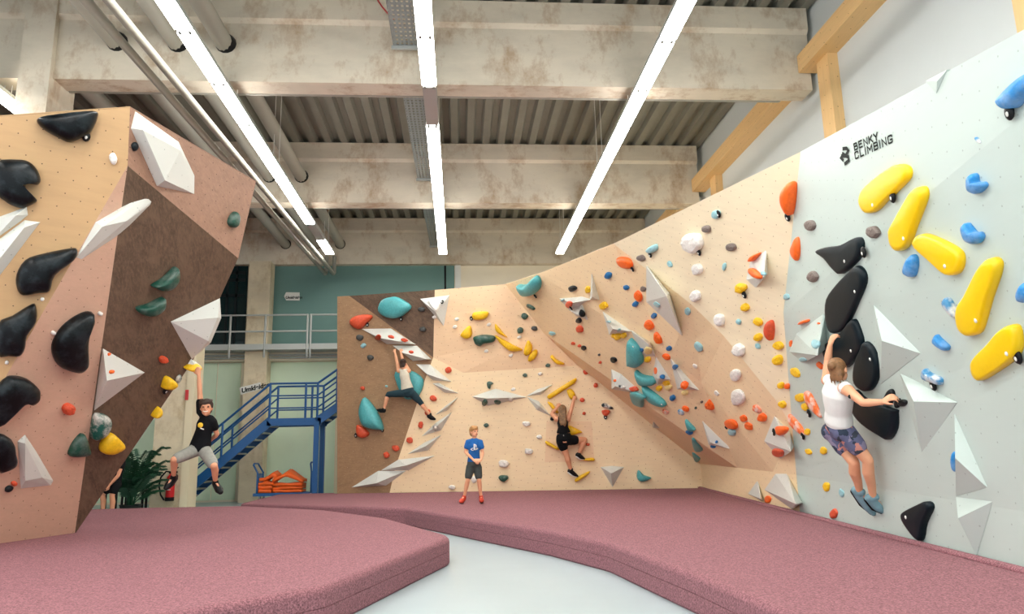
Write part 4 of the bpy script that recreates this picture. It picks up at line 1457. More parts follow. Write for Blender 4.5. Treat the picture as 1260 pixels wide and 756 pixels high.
for x_, y_, rx, ry, lab in ((747.8, 339.3, 4, 4.5, 'blue hold left below the big orange tagged hold'), (770.2, 354.2, 3.6, 2.8, 'blue hold between the big orange hold and kite volume'), (781.5, 374.4, 3.4, 3.5, 'blue hold beneath the upright orange hold'),
                            (804.4, 389, 3.3, 3.8, 'blue hold on the lower edge of the white kite volume'), (823, 429, 3.3, 3.3, 'blue hold beside the slanting orange hold'), (827.2, 490, 3.5, 3.8, 'blue hold below the white volume with a chalky hold')):
    E('B', x_, y_, rx, ry, 20, lab)
S('O', [(758.7, 318.8), (762.7, 316.9), (772.6, 318.8), (777.2, 325.8), (775.6, 330.8), (766.7, 329.8), (760.7, 324.8)], 0.16, 'big orange hold near the wall top, with black tag', (777.8, 331.2))
E('D', 788.5, 317.9, 5, 3.9, 15, 'grey stone hold right of the big orange tagged hold')
E('D', 791, 356, 3.6, 3.1, 25, 'grey stone hold above the upright orange hold')
S('P', [(795.4, 309), (800, 303.5), (806.3, 301), (807.3, 308), (800.4, 312)], 0.12, 'pale blue hold with black tag at the wall top', (799.8, 313.6))
E('P', 823.8, 325.2, 2.5, 4.3, -25, 'slim pale teal hold above the white kite volume')
E('P', 808, 375.4, 4.7, 2.6, 35, 'pale teal hold on the lower half of the kite volume', 0.22)
E('P', 845.6, 383.3, 3, 5, -10, 'pale teal hold right of the white kite volume')
E('O', 785.5, 364.5, 5, 6.8, -12, 'upright orange hold left of the white kite volume')
E('O', 798.4, 400.6, 4.8, 6.4, -25, 'orange hold below the white kite volume')
E('O', 809.3, 417, 4.3, 7.9, -30, 'long slanting orange hold right of the blue tagged volume')
E('O', 819.8, 439.5, 5, 3.2, 30, 'flat orange hold above the narrow white volume')
VOL([(795.4, 327.8), (823, 361.5), (839, 413), (795.4, 371.4)], (820, 364.5), 0.3, 'large white kite volume high on the overhang')
VOL([(741.9, 384.3), (761.7, 401.2), (776.6, 408), (749.8, 412)], (754, 405), 0.2, 'white volume with yellow bumps hanging under it')
E('P', 748.4, 396.3, 2.7, 1.5, 10, 'pale teal foothold on the upper part of the volume', 0.16)
E('P', 761.5, 407, 2.7, 1.5, -20, 'pale teal foothold on the lower part of the volume', 0.2)
E('Y', 759.7, 415, 4.6, 4, 0, 'largest yellow bump under the white volume', 0.14)
E('Y', 754.4, 413.4, 2.4, 2.8, 0, 'yellow bump at the left under the white volume', 0.12)
E('Y', 767.3, 413, 3.6, 3.6, 0, 'yellow bump at the right under the white volume', 0.13)
VOL([(776.6, 407), (799.4, 422), (806.3, 439), (790.5, 437.5)], (799, 424.5), 0.18, 'white volume with a pale yellow bump and blue hold')
E('PY', 797.4, 432, 5.2, 4.4, 10, 'pale yellow bump on the white volume beside the teal drop', 0.24)
E('B', 788.5, 431.5, 3, 2.8, 0, 'blue foothold on the volume beside the teal drop', 0.2)
E('Y', 796.8, 443, 3.9, 3.6, 10, 'yellow bump below the volume beside the teal drop')
S('T', [(772.6, 419.2), (779, 422.2), (785.6, 429.5), (789, 440), (788.9, 448), (783, 452.7), (775, 451), (772.6, 448)], 0.26, 'big teal drop-shaped hold in the middle of the overhang', None, (778.8, 427))
VOL([(807.4, 439.4), (825, 467), (809.4, 474.5), (803, 462)], (810, 466), 0.16, 'white volume with a blue hold above yellow bumps')
E('B', 815.3, 464, 3.5, 3.2, 0, 'blue hold on the white volume above yellow bumps', 0.16)
E('O', 806.3, 456.6, 1.8, 4.6, 0, 'thin orange hold on the left edge of the volume')
E('Y', 810.7, 478.4, 3.8, 3.4, 0, 'yellow bump at the lower left corner of the volume')
E('Y', 819.6, 472, 4.6, 3.5, 20, 'yellow bump below the blue hold on the volume')
E('PY', 822, 477, 4.3, 3.9, 0, 'chalky pale yellow bump under the white volume')
VOL([(824.6, 440.5), (845.5, 465.3), (860.4, 480.2), (833.6, 479.2)], (842, 474), 0.14, 'narrow white volume with blue and orange holds')
E('B', 830.2, 451.8, 3.3, 3.3, 0, 'blue hold on the tip of the narrow white volume', 0.12)
E('O', 842.5, 473.8, 4.8, 5, 0, 'orange hold on the base of the narrow white volume', 0.22)
E('PY', 842.5, 484, 4.2, 3, 0, 'chalky hold hanging under the narrow white volume')
VOL([(752.2, 454.6), (764.4, 460.6), (776.3, 471.8), (792, 485.7), (752.8, 479)], (757, 475.5), 0.18, 'white volume with red and black holds above teal wings')
E('R', 780, 479, 5.4, 3.5, 0, 'red hold with chalky top on the white volume', 0.2)
E('KW', 765, 476.5, 4.6, 2.2, 10, 'black hold with chalk on the white volume', 0.22)
E('O', 756.5, 468.5, 1.5, 1.7, 0, 'tiny orange foothold on the white volume', 0.2)
S('T', [(781, 456.9), (789.5, 462.6), (802, 465.2), (806, 471.2), (802.8, 474.5), (793.5, 474.9), (786.9, 473.1), (783, 465.9)], 0.2, 'uppermost teal wing hold below the teal drop')
S('T', [(789.5, 474.5), (796, 479), (806.7, 487), (816, 495), (818.4, 500.3), (813.3, 501), (801.4, 495.6), (793.5, 487)], 0.2, 'long teal wing hold slanting down to the right', None, (814, 498))
S('T', [(775, 483.7), (783, 484.4), (793.5, 489.7), (790.8, 493), (791, 501.5), (781.6, 499), (777, 493.7)], 0.18, 'teal double wing hold under the white volume')
E('O', 843.5, 503.4, 4.4, 3, 30, 'orange foothold left of the blue and white foothold')
E('BW', 837.5, 507.6, 4.6, 2.8, 40, 'blue foothold with chalk below the orange foothold')
E('Oc', 818.7, 507, 4.6, 2.6, 30, 'chalky red foothold below the long teal wing')
VOL([(801.6, 527), (804, 519), (811.5, 527)], (804.5, 525), 0.06, 'small grey white wedge at the crease of the overhang')
E('Dk', 863.3, 495, 1.6, 1.6, 0, 'tiny dark foothold left of the round orange hold')
E('G', 856, 502.4, 1.4, 1.6, 0, 'tiny green foothold right of the orange foothold')
E('O', 874.2, 498.5, 6.8, 6.2, 20, 'round orange hold low on the overhang')
S('O', [(891.5, 519), (896, 516.8), (902, 518), (906.4, 524), (905.4, 528.4), (898, 528), (892.6, 524)], 0.14, 'orange hold with black ends low on the overhang', (893.4, 526.5), ref=(899, 522), tag_r=0.03)
E('P', 900.4, 532.5, 5, 4.2, 35, 'pale blue hold under the orange hold with black ends')
E('Oc', 930.8, 503.4, 6, 4, 42, 'orange hold with chalky top beside the white wall')
E('O', 937.3, 514.3, 5.3, 5.2, 0, 'round orange hold below the chalky orange hold')
E('O', 914.5, 515.5, 4.8, 3.9, 40, 'orange hold, upper of a slanting pair')
E('O', 920.9, 525, 5.6, 4, 42, 'orange hold, lower of a slanting pair')
E('P', 859.4, 427.6, 4.3, 6.8, -30, 'pale blue faceted hold below the white kite volume')
E('W', 855, 450.8, 3.6, 2, 45, 'slim white foothold below the pale blue faceted hold')
E('W', 881.6, 484.2, 4, 2.2, 48, 'slim white foothold right above the round orange hold')
E('P', 908.6, 396.3, 2.7, 3.7, -25, 'small pale teal foothold left of two yellow holds')
E('P', 932.2, 426.2, 2.4, 4, -30, 'small pale teal foothold below two yellow holds')
E('P', 891, 328.3, 2.3, 5, 5, 'slim pale teal foothold left of the white pyramid')
E('W', 851.8, 299.5, 12, 12.3, 0, 'big round white fluted hold near the wall top', 0.24, (859.8, 310.6))
for x_, y_, rx, ry, lab in ((857.4, 331.7, 6, 7, 'white faceted hold first below the round white hold'), (855.4, 364.4, 6, 7.2, 'white faceted hold second below the round white hold'), (884.6, 394, 6, 7.6, 'white faceted hold right of the kite volume tip'),
                            (908, 431.2, 6.8, 7.8, 'white faceted hold at the middle of the white line'), (904.6, 462.3, 6.2, 7, 'white faceted hold above the lowest white hold'), (907, 490, 8, 10, 'largest white faceted hold, lowest of the white line')):
    E('W', x_, y_, rx, ry, -10, lab)
E('P', 880.8, 264.2, 4.6, 6, 10, 'pale blue hold with black tag highest on the wood', None, (884, 263.5))
E('D', 869, 282.3, 5.5, 4.4, 20, 'grey stone hold right of the round white hold')
E('D', 899, 304.5, 5.6, 4.8, 25, 'grey stone hold above the slim pale teal foothold')
E('Y', 911, 355, 6.3, 6.2, 10, 'yellow nubbly hold with black tag left of pyramid', None, (915.4, 363))
E('Y', 916.3, 378.5, 4.7, 5, 0, 'yellow round hold below the tagged yellow hold')
E('Y', 932.4, 396.3, 5.8, 4.4, 40, 'yellow slanting hold left of the tall brown orange hold')
E('Y', 932.4, 415.7, 5, 4.8, 0, 'yellow hold left below the tall brown orange hold')
E('Y', 957.2, 425.6, 5.8, 5, 20, 'yellow hold right below the tall brown orange hold')
E('Y', 956.2, 443.5, 5.4, 6.6, 0, 'yellow triangular hold at the edge of the wood')
E('Y', 960.6, 474.8, 3.8, 4.5, 0, 'yellow hold beside the small orange hold at the edge')
E('Y', 962.5, 498, 4.8, 3.9, 40, 'yellow hold lowest at the edge of the wood')
S('R', [(946, 394.8), (949.5, 397), (950.6, 407), (949.5, 417), (947.5, 419.4), (943, 413), (941.8, 406), (943, 398.5)], 0.12, 'tall brown orange hold near the edge of the wood')
E('O', 968.5, 475.8, 3.4, 3.8, 0, 'small orange hold on the border of wood and white')
VOL([(942.3, 308.5), (943.5, 338), (930, 354), (918.5, 344), (923.8, 321.3)], (940, 341), 0.2, 'white pyramid volume with orange holds high on the wood')
S('O', [(922, 321), (926, 314.6), (933.5, 311.6), (932, 316), (926.5, 321.5)], 0.12, 'orange hold on the upper left edge of the pyramid')
S('O', [(921.4, 330.8), (927, 330.8), (935.5, 339), (935, 343), (930, 342.8), (922.5, 336.5)], 0.2, 'orange hold on the face of the pyramid')
E('P', 938.7, 336.6, 3, 2.6, 0, 'pale blue foothold on the right of the pyramid', 0.22)
VOL([(953.2, 512.3), (970.5, 531.7), (977, 548), (960.6, 564.5), (939.7, 542.7)], (973, 556), 0.24, 'white volume with orange hold on the lower border')
S('O', [(954.6, 526), (960, 524.5), (966.5, 526), (967.5, 530), (963, 535), (957, 535.5)], 0.26, 'orange hold on top of the lower border volume', (952, 532), ref=(958, 536))
E('R', 956.6, 558, 8, 4.8, 15, 'red hold under the lower border volume')
VOL([(954.6, 583.3), (967.5, 583.3), (986, 619), (975, 627), (941, 603)], (979, 620.5), 0.2, 'white block volume on the kicker by the white wall')
VOL([(931.8, 592.3), (938.5, 617), (920.8, 608)], (936, 614.5), 0.1, 'small white wedge volume on the kicker')
E('O', 944.7, 614.7, 3.8, 5, 0, 'orange hold between two volumes on the kicker')
VOL([(864.3, 518.3), (879.2, 538.7), (899.6, 553), (872.3, 547.6)], (874, 545), 0.12, 'thin white volume with a blue foot in the overhang')
E('B', 877.2, 550, 3.7, 1.9, 8, 'blue hold under the thin white volume')
E('B', 881.6, 544.2, 1.8, 1.8, 0, 'tiny blue foothold on the thin white volume', 0.14)
S('T', [(843, 516.9), (849, 522), (855.4, 529.8), (847.5, 530.8)], 0.1, 'teal wedge hold with blue hold under it')
E('B', 848.2, 532.3, 4.6, 2.9, 20, 'blue hold under the teal wedge hold')
S('T', [(851, 539.7), (858, 546), (864.3, 553.6), (861.3, 556.5), (854.4, 554.6)], 0.1, 'teal wedge hold in the shade of the overhang')
S('T', [(851.4, 557.5), (857, 561), (861.3, 565.5), (856.4, 569.4)], 0.1, 'lowest teal wedge hold above the corner')

# ---- white wall
S('O', [(969, 226), (974, 224), (977, 230), (976, 250), (972, 265), (968, 262), (963, 250), (963, 237)], 0.14, 'tall orange hold at the top edge of the white wall', (969, 267.5))
S('O', [(980.4, 291.6), (982.4, 301.5), (982, 315.4), (979.4, 321.3), (975.4, 316.4), (973.5, 308.5), (976.4, 299.5)], 0.12, 'slim orange hold beside the black wing hold')
E('D', 996.3, 277.3, 6.4, 7, 0, 'grey stone hold between the two tall orange holds')
E('D', 999.6, 340.8, 6.4, 7, 0, 'grey stone hold below the black wing hold tip')
E('D', 1073.6, 286, 8, 7.2, 0, 'grey stone hold right above the black wing hold')
E('P', 967.5, 365.4, 3.6, 4, 0, 'pale blue foothold on the border of wood and white')
S('Kw', [(1004.3, 309.8), (1017, 304.3), (1036, 301.4), (1055, 292), (1061, 296.7), (1061, 307.4), (1055, 320.5), (1036, 337), (1026.7, 332.4), (1014.8, 318)], 0.09, 'black wing hold, uppermost of the black line on white', (1062.6, 310.5), (1039, 321.7))
S('Kw', [(1055, 327), (1063.6, 334.8), (1064.8, 349), (1055, 373), (1041, 401.4), (1029, 409.8), (1020.7, 407.4), (1016.7, 389.5), (1018.3, 368), (1031.4, 349), (1045.7, 334.8)], 0.09, 'long black curved hold, second of the black line', None, (1051.7, 359))
S('Kw', [(1022, 419), (1038.6, 406), (1049, 393), (1055, 399), (1062, 423), (1055, 437), (1043, 452.6), (1026.7, 449), (1015, 439.5), (1014, 427.6)], 0.09, 'black hold gripped by the climber in white', None, (1047, 432))
S('Kw', [(1064.8, 420.5), (1074.3, 428.8), (1081, 449), (1079, 468), (1072, 480), (1062.4, 481), (1052.9, 472.9), (1051.7, 458.6), (1055, 442), (1060, 431)], 0.09, 'black leaf-shaped hold right of the gripped hold', None, (1070.7, 442.4))
S('Kw', [(1049, 484.8), (1055, 480), (1067, 492), (1100.5, 503.8), (1103.3, 508.6), (1102.9, 527.6), (1094.5, 541.4), (1083.8, 537), (1062.4, 522.9), (1049.3, 506)], 0.09, 'black boat-shaped hold under the outstretched arm')
S('K', [(1087.4, 496.7), (1091, 485), (1095.7, 478.8), (1099.3, 484.8), (1095.7, 497.9)], 0.08, 'black pinch under the climber’s outstretched hand')
E('K', 1104, 496.5, 3.6, 6.6, 10, 'small black upright tag hold under the outstretched hand')
E('K', 1110, 496, 5.2, 4.8, 0, 'round black knob right of the outstretched hand', 0.1)
S('Kw', [(1142, 617), (1147, 624.8), (1138.6, 643.8), (1135, 662.9), (1129, 664.3), (1114.8, 646), (1110.7, 635.5), (1114.8, 629.5), (1131.4, 621)], 0.09, 'black horn-shaped hold low on the white wall', None, (1114.5, 637))
S('Yw', [(1060, 240), (1068, 228), (1095, 207), (1108, 202), (1118, 206), (1119, 218), (1107, 232), (1090, 248), (1078, 260), (1066, 262), (1059, 252)], 0.09, 'bright yellow sausage hold under the black lettering', (1098.2, 242.4), (1073.6, 252.6))
S('Yw', [(1136, 230), (1140, 239.5), (1136, 254), (1126.7, 277.6), (1118, 301.4), (1107.6, 309), (1099, 304), (1096, 286), (1103, 271.7), (1117, 246.7), (1126.7, 232.4)], 0.09, 'bright yellow upright sausage hold, second in the line', None, (1111.7, 293.8))
S('Yw', [(1136, 287.9), (1150.5, 292), (1172, 302.6), (1182.6, 312), (1183.8, 325), (1179, 336), (1170.7, 339), (1162.4, 334.8), (1148, 321.7), (1127.9, 303.8), (1126.7, 294.3)], 0.09, 'bright yellow hold sloping down to the right', None, (1162.5, 328))
S('Yw', [(1219.5, 317.4), (1229, 323), (1227.9, 339.5), (1218.3, 368), (1208.8, 401.4), (1203, 411), (1192, 413.5), (1183.8, 407.4), (1180, 394), (1181.4, 377.6), (1191, 363), (1207.6, 330)], 0.09, 'largest bright yellow upright hold, fourth in the line', None, (1200.5, 394.8))
S('Yw', [(1243.3, 399.8), (1251.7, 402.6), (1255, 418), (1254, 432.4), (1245.7, 444.3), (1222, 461), (1207.6, 468.6), (1200.5, 463.3), (1198, 449), (1205, 437), (1219.5, 422.9), (1231.4, 408.6)], 0.09, 'bright yellow hold lowest in the line, with tag', (1251.9, 439.2), (1238.6, 435.5))
S('Bw', [(1263, 91), (1246.7, 105), (1230, 123), (1229.5, 129), (1234.8, 133.8), (1246.7, 133.3), (1254, 125.5), (1264, 116), (1275, 102), (1275, 86)], 0.12, 'big blue hold cut by the picture corner, with tag', (1242, 138))
E('BW', 1203, 172.6, 1.6, 4.6, -35, 'tiny blue foothold above the blue heart hold')
S('Bw', [(1196.7, 213.6), (1200, 217), (1201.4, 224.3), (1208.6, 224.3), (1211.7, 229), (1206, 236), (1200, 239), (1193.8, 235), (1192, 226.7), (1193, 217)], 0.09, 'blue heart-shaped hold, upper of two alike')
S('Bw', [(1188.6, 274.5), (1194.5, 281), (1199.3, 286), (1205, 286), (1208, 292), (1204, 299), (1197, 300.7), (1189.8, 296.7), (1185, 284.8), (1185, 277.6)], 0.09, 'blue boot-shaped hold above the largest yellow hold')
S('Bw', [(1122, 313.3), (1126.7, 317), (1127.4, 327.6), (1124.3, 339.5), (1119.5, 341.4), (1113.6, 338), (1112.9, 332.4), (1116, 321.7)], 0.09, 'blue oval hold left of the sloping yellow hold')
S('BW', [(1162.4, 367), (1167, 368), (1174.3, 380), (1178.3, 388.3), (1176.7, 392), (1169.5, 386), (1161, 374)], 0.08, 'blue chalky slanting hold left of the largest yellow hold')
S('Bw', [(1262, 347), (1255, 357), (1253.5, 366), (1256, 371.5), (1262, 372), (1270, 360)], 0.08, 'blue hold cut by the picture edge above the lowest yellow')
S('Bw', [(1151.3, 412), (1155.6, 416.4), (1165.6, 425.6), (1166.2, 429.6), (1164.2, 432), (1159.6, 430), (1151, 423.7), (1148.4, 419)], 0.08, 'blue slanting hold above the tagged chalky blue hold')
S('BW', [(1134.9, 456.7), (1137.8, 454), (1143, 459.4), (1155, 464.7), (1157.9, 468.6), (1157.4, 474), (1152.3, 472.6), (1136.5, 466.6)], 0.09, 'blue hold white with chalk, with a black tag', (1148, 473.7))
S('Bw', [(1173.6, 556), (1176, 560), (1176, 578), (1173.6, 580), (1171.6, 568)], 0.06, 'thin blue hold behind the edge of a white volume')
VOL([(1013, 387), (1017, 428), (988, 446), (971.4, 433), (980, 411)], (1006, 437.5), 0.24, 'white pyramid volume at the left of the white wall', mat='white_wall')
VOL([(1075.5, 376), (1132.6, 434.8), (1083.8, 473)], (1085, 419.5), 0.11, 'white pyramid volume right of the black leaf hold', mat='white_wall')
VOL([(1107.6, 458.6), (1177.9, 495.5), (1135, 558.6)], (1124.3, 494.3), 0.12, 'white pyramid volume right of the black boat hold', mat='white_wall')
VOL([(1175, 510), (1214.8, 599.8), (1176.7, 610.5)], (1175.5, 564), 0.11, 'white pyramid volume above the lowest pyramid', mat='white_wall')
VOL([(1177, 612), (1221.9, 617.6), (1202, 684.3)], (1178.9, 638), 0.11, 'lowest white pyramid volume with its point near the mat', mat='white_wall')
VOL([(1139.5, 99.6), (1165.7, 86), (1152.6, 114.3)], (1153, 100), 0.02, 'small flat white triangle at the top edge right of lettering', ref=(1155, 104), mat='white_wall')
S('O', [(983, 398.5), (987, 395), (994, 393.5), (993.5, 396.5), (984, 399.8)], 0.1, 'orange hold on the upper left edge of the white pyramid')
E('P', 1002.9, 423.6, 4.8, 5.6, 10, 'pale blue hold on the face of the white pyramid', 0.26)
E('P', 987.4, 443, 5, 2.4, 5, 'pale blue hold under the white pyramid')
E('O', 972.8, 423, 1.9, 4, 8, 'thin orange hold on the left side of the pyramid')
E('O', 1007, 398, 1.6, 1.4, 0, 'tiny orange mark hold near the top of the pyramid', 0.12)
for x_, y_, rx, ry, a, lab in ((978.3, 458.6, 6.8, 4.6, 45, 'yellow hold below the white pyramid volume'), (983.8, 489.5, 5.4, 5.5, 0, 'yellow hold above the chalky orange blade'), (992.9, 531.7, 3.6, 4, 0, 'yellow hold right of the lower orange blade tip'),
                               (994.5, 556.2, 4.4, 3.3, 45, 'yellow foothold, left of two near the kicker line'), (1012.9, 555, 3.9, 4.7, -10, 'yellow foothold, right of two near the kicker line'), (1016.4, 599, 3.9, 5.8, 0, 'yellow hold lowest on the white wall')):
    E('Y', x_, y_, rx, ry, a, lab)
E('Y', 990.6, 501, 4.4, 5.4, -20, 'yellow hold with black tag between the orange blades', None, (995.3, 509))
E('P', 1035, 606.9, 2.8, 5.4, -15, 'pale blue foothold under the feet of the climber in white')
E('R', 1025.5, 632.4, 4.3, 6, 10, 'red hold touching the mat below the climber in white')
E('O', 1008.8, 450.2, 3.2, 5.6, -40, 'orange hold left of the raised arm of the climber')
S('Oc', [(989.8, 482.4), (994.5, 482.4), (1002, 494), (1008.8, 511), (1008, 514), (995.7, 501.4), (989.8, 489.5)], 0.1, 'long orange blade hold, upper of two')
S('Oc', [(969.5, 509.8), (975.5, 513.3), (984, 523), (989.8, 532.4), (988.6, 536.7), (979, 530), (970.7, 520.5)], 0.1, 'long chalky orange blade hold, lower of two', (987.6, 536.5))

# ---- left boulder
S('K', [(45, 148.5), (51, 143.4), (76, 139.6), (101.5, 137), (119, 137), (120, 144.7), (111.7, 162.4), (101.5, 168.8), (86, 174.6), (73.6, 170), (53.3, 158.6)], 0.17, 'black hold at the top edge of the boulder', (106, 168))
S('K', [(-6, 200), (20, 196), (35.5, 198.7), (45.7, 208.8), (50, 221.5), (45.7, 226.6), (33, 225.3), (31.7, 231.7), (44.4, 244.4), (43, 249.5), (28, 255.8), (15, 253), (5, 247), (-6, 236)], 0.16, 'black claw-shaped hold at the picture edge')
S('K', [(19.8, 338), (30.5, 320.3), (50.8, 312.7), (86.3, 305.6), (95, 307.6), (91.4, 320.3), (67.3, 339.3), (61, 358.4), (48, 361), (28, 364), (20.3, 354.6)], 0.17, 'black boot-shaped hold in the middle of the boulder')
S('K', [(-3, 399), (15, 388.8), (35.5, 376), (43.7, 375.6), (44.4, 396.4), (33, 414), (30.5, 429.4), (24, 439), (10, 439), (-3, 437)], 0.16, 'black hold below the boot-shaped one at the picture edge')
S('K', [(115, 385), (109, 401.5), (105.3, 421.8), (106, 449.7), (101.5, 458.6), (91.4, 459.4), (76, 452.3), (68.5, 437), (69.8, 421.8), (81, 404), (99, 390)], 0.17, 'black fin-shaped hold near the boulder corner')
S('K', [(-5, 490), (10, 468.8), (20.3, 464.5), (35.5, 467.5), (47, 477.7), (48.7, 484), (47, 491.4), (38, 498), (25.4, 497.5), (0, 522), (-8, 525)], 0.16, 'black hooked hold low at the picture edge')
S('K', [(-5, 538), (12.7, 539.6), (16.5, 556), (19, 568.8), (12.7, 577.7), (-5, 580)], 0.14, 'lowest black hold at the picture edge')
VOL([(166.2, 137.3), (219.5, 174.6), (239, 216.4), (238.6, 238.8), (192.9, 229), (161, 158)], [(176, 160), (203, 222), (222, 185)], 0.14, 'big white plate volume at the top corner of the boulder', ref=(200, 190))
E('K', 166.2, 180.5, 3.4, 5.6, 0, 'small black hold left of the big white plate')
VOL([(191.6, 235.5), (199, 238), (196, 244), (160, 277.3), (140, 293), (100, 319), (94, 317), (118, 273.5), (162, 248)], [(126, 279), (156, 272)], 0.12, 'long slanting white blade volume across the boulder corner', ref=(120, 300))
VOL([(-12, 271), (33, 254.5), (34.3, 264.7), (25.4, 272.3), (-12, 299)], (20, 265), 0.1, 'white wedge volume at the picture edge, upper of two')
VOL([(49.5, 273.6), (30.5, 271), (-12, 303), (-12, 354), (10, 326)], [(30, 280), (0, 318)], 0.1, 'white wedge volume at the picture edge, lower of two')
VOL([(126.5, 429), (177.8, 458.6), (116, 505)], (131.5, 468.7), 0.22, 'white pyramid volume on the dark brown side', ref=(150, 460))
VOL([(210, 396), (270.4, 367.3), (272, 391.4), (259, 422), (236, 442)], [(268, 391), (256, 420)], 0.2, 'white faceted volume at the right edge of the boulder', ref=(235, 400))
VOL([(235, 442), (243.5, 447), (240, 453), (228.6, 452)], (239, 448), 0.06, 'small white wedge above the hold gripped by the boy', ref=(225, 440))
VOL([(30.5, 535.3), (44.4, 556), (65.2, 591.7), (62.2, 597.3), (25.4, 601.3), (21.6, 543.5)], [(31, 546), (52, 588), (31, 592)], 0.06, 'white plate volume low on the boulder front')
E('O', 134.6, 436, 1.5, 2.1, 0, 'tiny orange foothold high on the white pyramid', 0.14)
E('O', 137.6, 457.7, 2.9, 2.4, -20, 'small orange foothold on the white pyramid', 0.24)
S('G', [(189, 352), (203, 343), (215.7, 330.5), (220.3, 331.7), (219.5, 344.4), (210.7, 355.8), (200.5, 358.4), (190.4, 354.6)], 0.13, 'green crescent hold on dark brown, upper of two')
S('G', [(169.5, 380), (185.3, 374.9), (201.8, 366.8), (203.6, 372.3), (200.5, 381), (187.8, 389.3), (175, 387.6)], 0.13, 'green crescent hold on dark brown, lower of two')
S('G', [(290.6, 260.4), (294, 267.2), (292, 278.6), (286.8, 280.4), (282.2, 274.8), (284.3, 266)], 0.1, 'green hold near the top right tip of the boulder')
E('R', 201.8, 443, 5, 4.4, -20, 'red hold low on the dark brown side')
E('R', 85, 504, 6.4, 7.6, 20, 'red hold on the rose beige front below the fin')
S('Gc', [(116.8, 513), (127, 510.5), (135.8, 515.5), (134.5, 528), (127, 538.4), (114.2, 541)], 0.13, 'green hold white with chalk below the white pyramid')
S('G', [(104, 534.6), (110.4, 553.6), (109, 561.2), (87.6, 562.5), (87.6, 553.6), (95.2, 541)], 0.11, 'dark green shell hold on the boulder’s lower corner', ref=(98, 552))
S('Y', [(137, 533.3), (152.3, 546), (151, 552.3), (137, 559.2), (125.6, 557.4), (126, 547.3)], 0.14, 'yellow hold lowest on the dark brown side')
S('Y', [(208.3, 464.3), (217, 470.8), (216.2, 475.2), (209.2, 479.2), (201.4, 478.7), (201.4, 475.2), (204, 467.3)], 0.13, 'yellow chunky hold with black tag near the boulder edge', (204, 481), ref=(204, 472))
E('Gc', 220, 467, 2.6, 5.5, 25, 'pale green hold at the boulder edge by the chunky yellow hold', ref=(208, 462))
S('Y', [(229, 454), (236, 449.5), (245, 449), (246, 453), (240, 456.2), (233, 456.5)], 0.14, 'yellow hold gripped by the hanging boy', ref=(225, 450))
S('Y', [(188, 513), (196.7, 501.6), (197.5, 508), (193, 513.5)], 0.12, 'yellow hold seen edge on at the boulder rim', ref=(185, 500))
E('W', 139, 195, 4.8, 7.4, -10, 'white round foothold high on the boulder corner')
for x_, y_, lab in ((52, 368.5, 'tiny white foothold under the boot-shaped black hold'), (66, 410, 'tiny white foothold left of the black fin'), (123.6, 386.3, 'tiny white foothold right above the black fin'), (8.4, 446.4, 'tiny white foothold above the hooked black hold')):
    E('W', x_, y_, 2.6, 2.6, 0, lab)
E('K', 11.4, 602, 5.2, 3.2, -35, 'small black clip hold low on the boulder front')
E('R', 17.8, 595.5, 3.6, 3, -30, 'small red hold beside the black clip hold')

build_queue()

# ---- lettering and emblem on the white wall
P, N = hit(1060, 185)


def on_wall(px, py, d=0.004):
    return on_plane(px, py, P + N * d, N)


STROKES = {
    'B': [[(0, 0), (0, 1)], [(0, 1), (.6, 1), (.72, .9), (.72, .62), (.6, .53), (0, .53)], [(.6, .53), (.76, .42), (.76, .1), (.62, 0), (0, 0)]],
    'E': [[(.75, 1), (0, 1), (0, 0), (.75, 0)], [(0, .52), (.64, .52)]],
    'N': [[(0, 0), (0, 1), (.78, 0), (.78, 1)]],
    'K': [[(0, 0), (0, 1)], [(.76, 1), (.04, .45)], [(.28, .6), (.8, 0)]],
    'Y': [[(0, 1), (.4, .46), (.8, 1)], [(.4, .46), (.4, 0)]],
    'C': [[(.76, .74), (.76, .9), (.64, 1), (.12, 1), (0, .9), (0, .1), (.12, 0), (.64, 0), (.76, .1), (.76, .26)]],
    'L': [[(0, 1), (0, 0), (.72, 0)]],
    'I': [[(0, 0), (0, 1)]],
    'M': [[(0, 0), (0, 1), (.48, .35), (.96, 1), (.96, 0)]],
    'G': [[(.76, .84), (.76, .92), (.64, 1), (.12, 1), (0, .9), (0, .1), (.12, 0), (.64, 0), (.76, .1), (.76, .42), (.44, .42)]],
}


def ribbon(b_, pts, half, nrm):
    """a flat painted stroke of even width along pts"""
    n = len(pts)
    prev = None
    for i in range(n):
        d0 = (pts[i] - pts[i - 1]).normalized() if i else (pts[1] - pts[0]).normalized()
        d1 = (pts[i + 1] - pts[i]).normalized() if i < n - 1 else d0
        t = (d0 + d1)
        t = t.normalized() if t.length > 0.1 else d0
        s_ = nrm.cross(t)
        k = half / max(0.55, t.dot(d0))
        c = pts[i] - (d0 * half if i == 0 else d0 * 0) + (d0 * half if i == n - 1 else d0 * 0)
        pair = (b_.verts.new(c + s_ * k), b_.verts.new(c - s_ * k))
        if prev:
            b_.faces.new((prev[0], pair[0], pair[1], prev[1]))
        prev = pair


def wall_text(words, a, b_, top_px):
    """block capitals painted from a to b along the wall; top_px is the cap top of the first letter"""
    A, B_, T = on_wall(*a), on_wall(*b_), on_wall(*top_px)
    up_ = T - A
    wd = [0.1 if c == 'I' else (1.0 if c == 'M' else 0.8) for c in words]
    unit = (B_ - A) / (sum(wd) + 0.42 * (len(words) - 1))
    x_ = 0.0
    bb = bmesh.new()
    for c, w_ in zip(words, wd):
        for st in STROKES[c]:
            ribbon(bb, [A + unit * (x_ + p[0]) + up_ * p[1] for p in st], up_.length * 0.14, N)
        x_ += w_ + 0.42
    return obj('lettering', bb, M['ink'], whitewall)


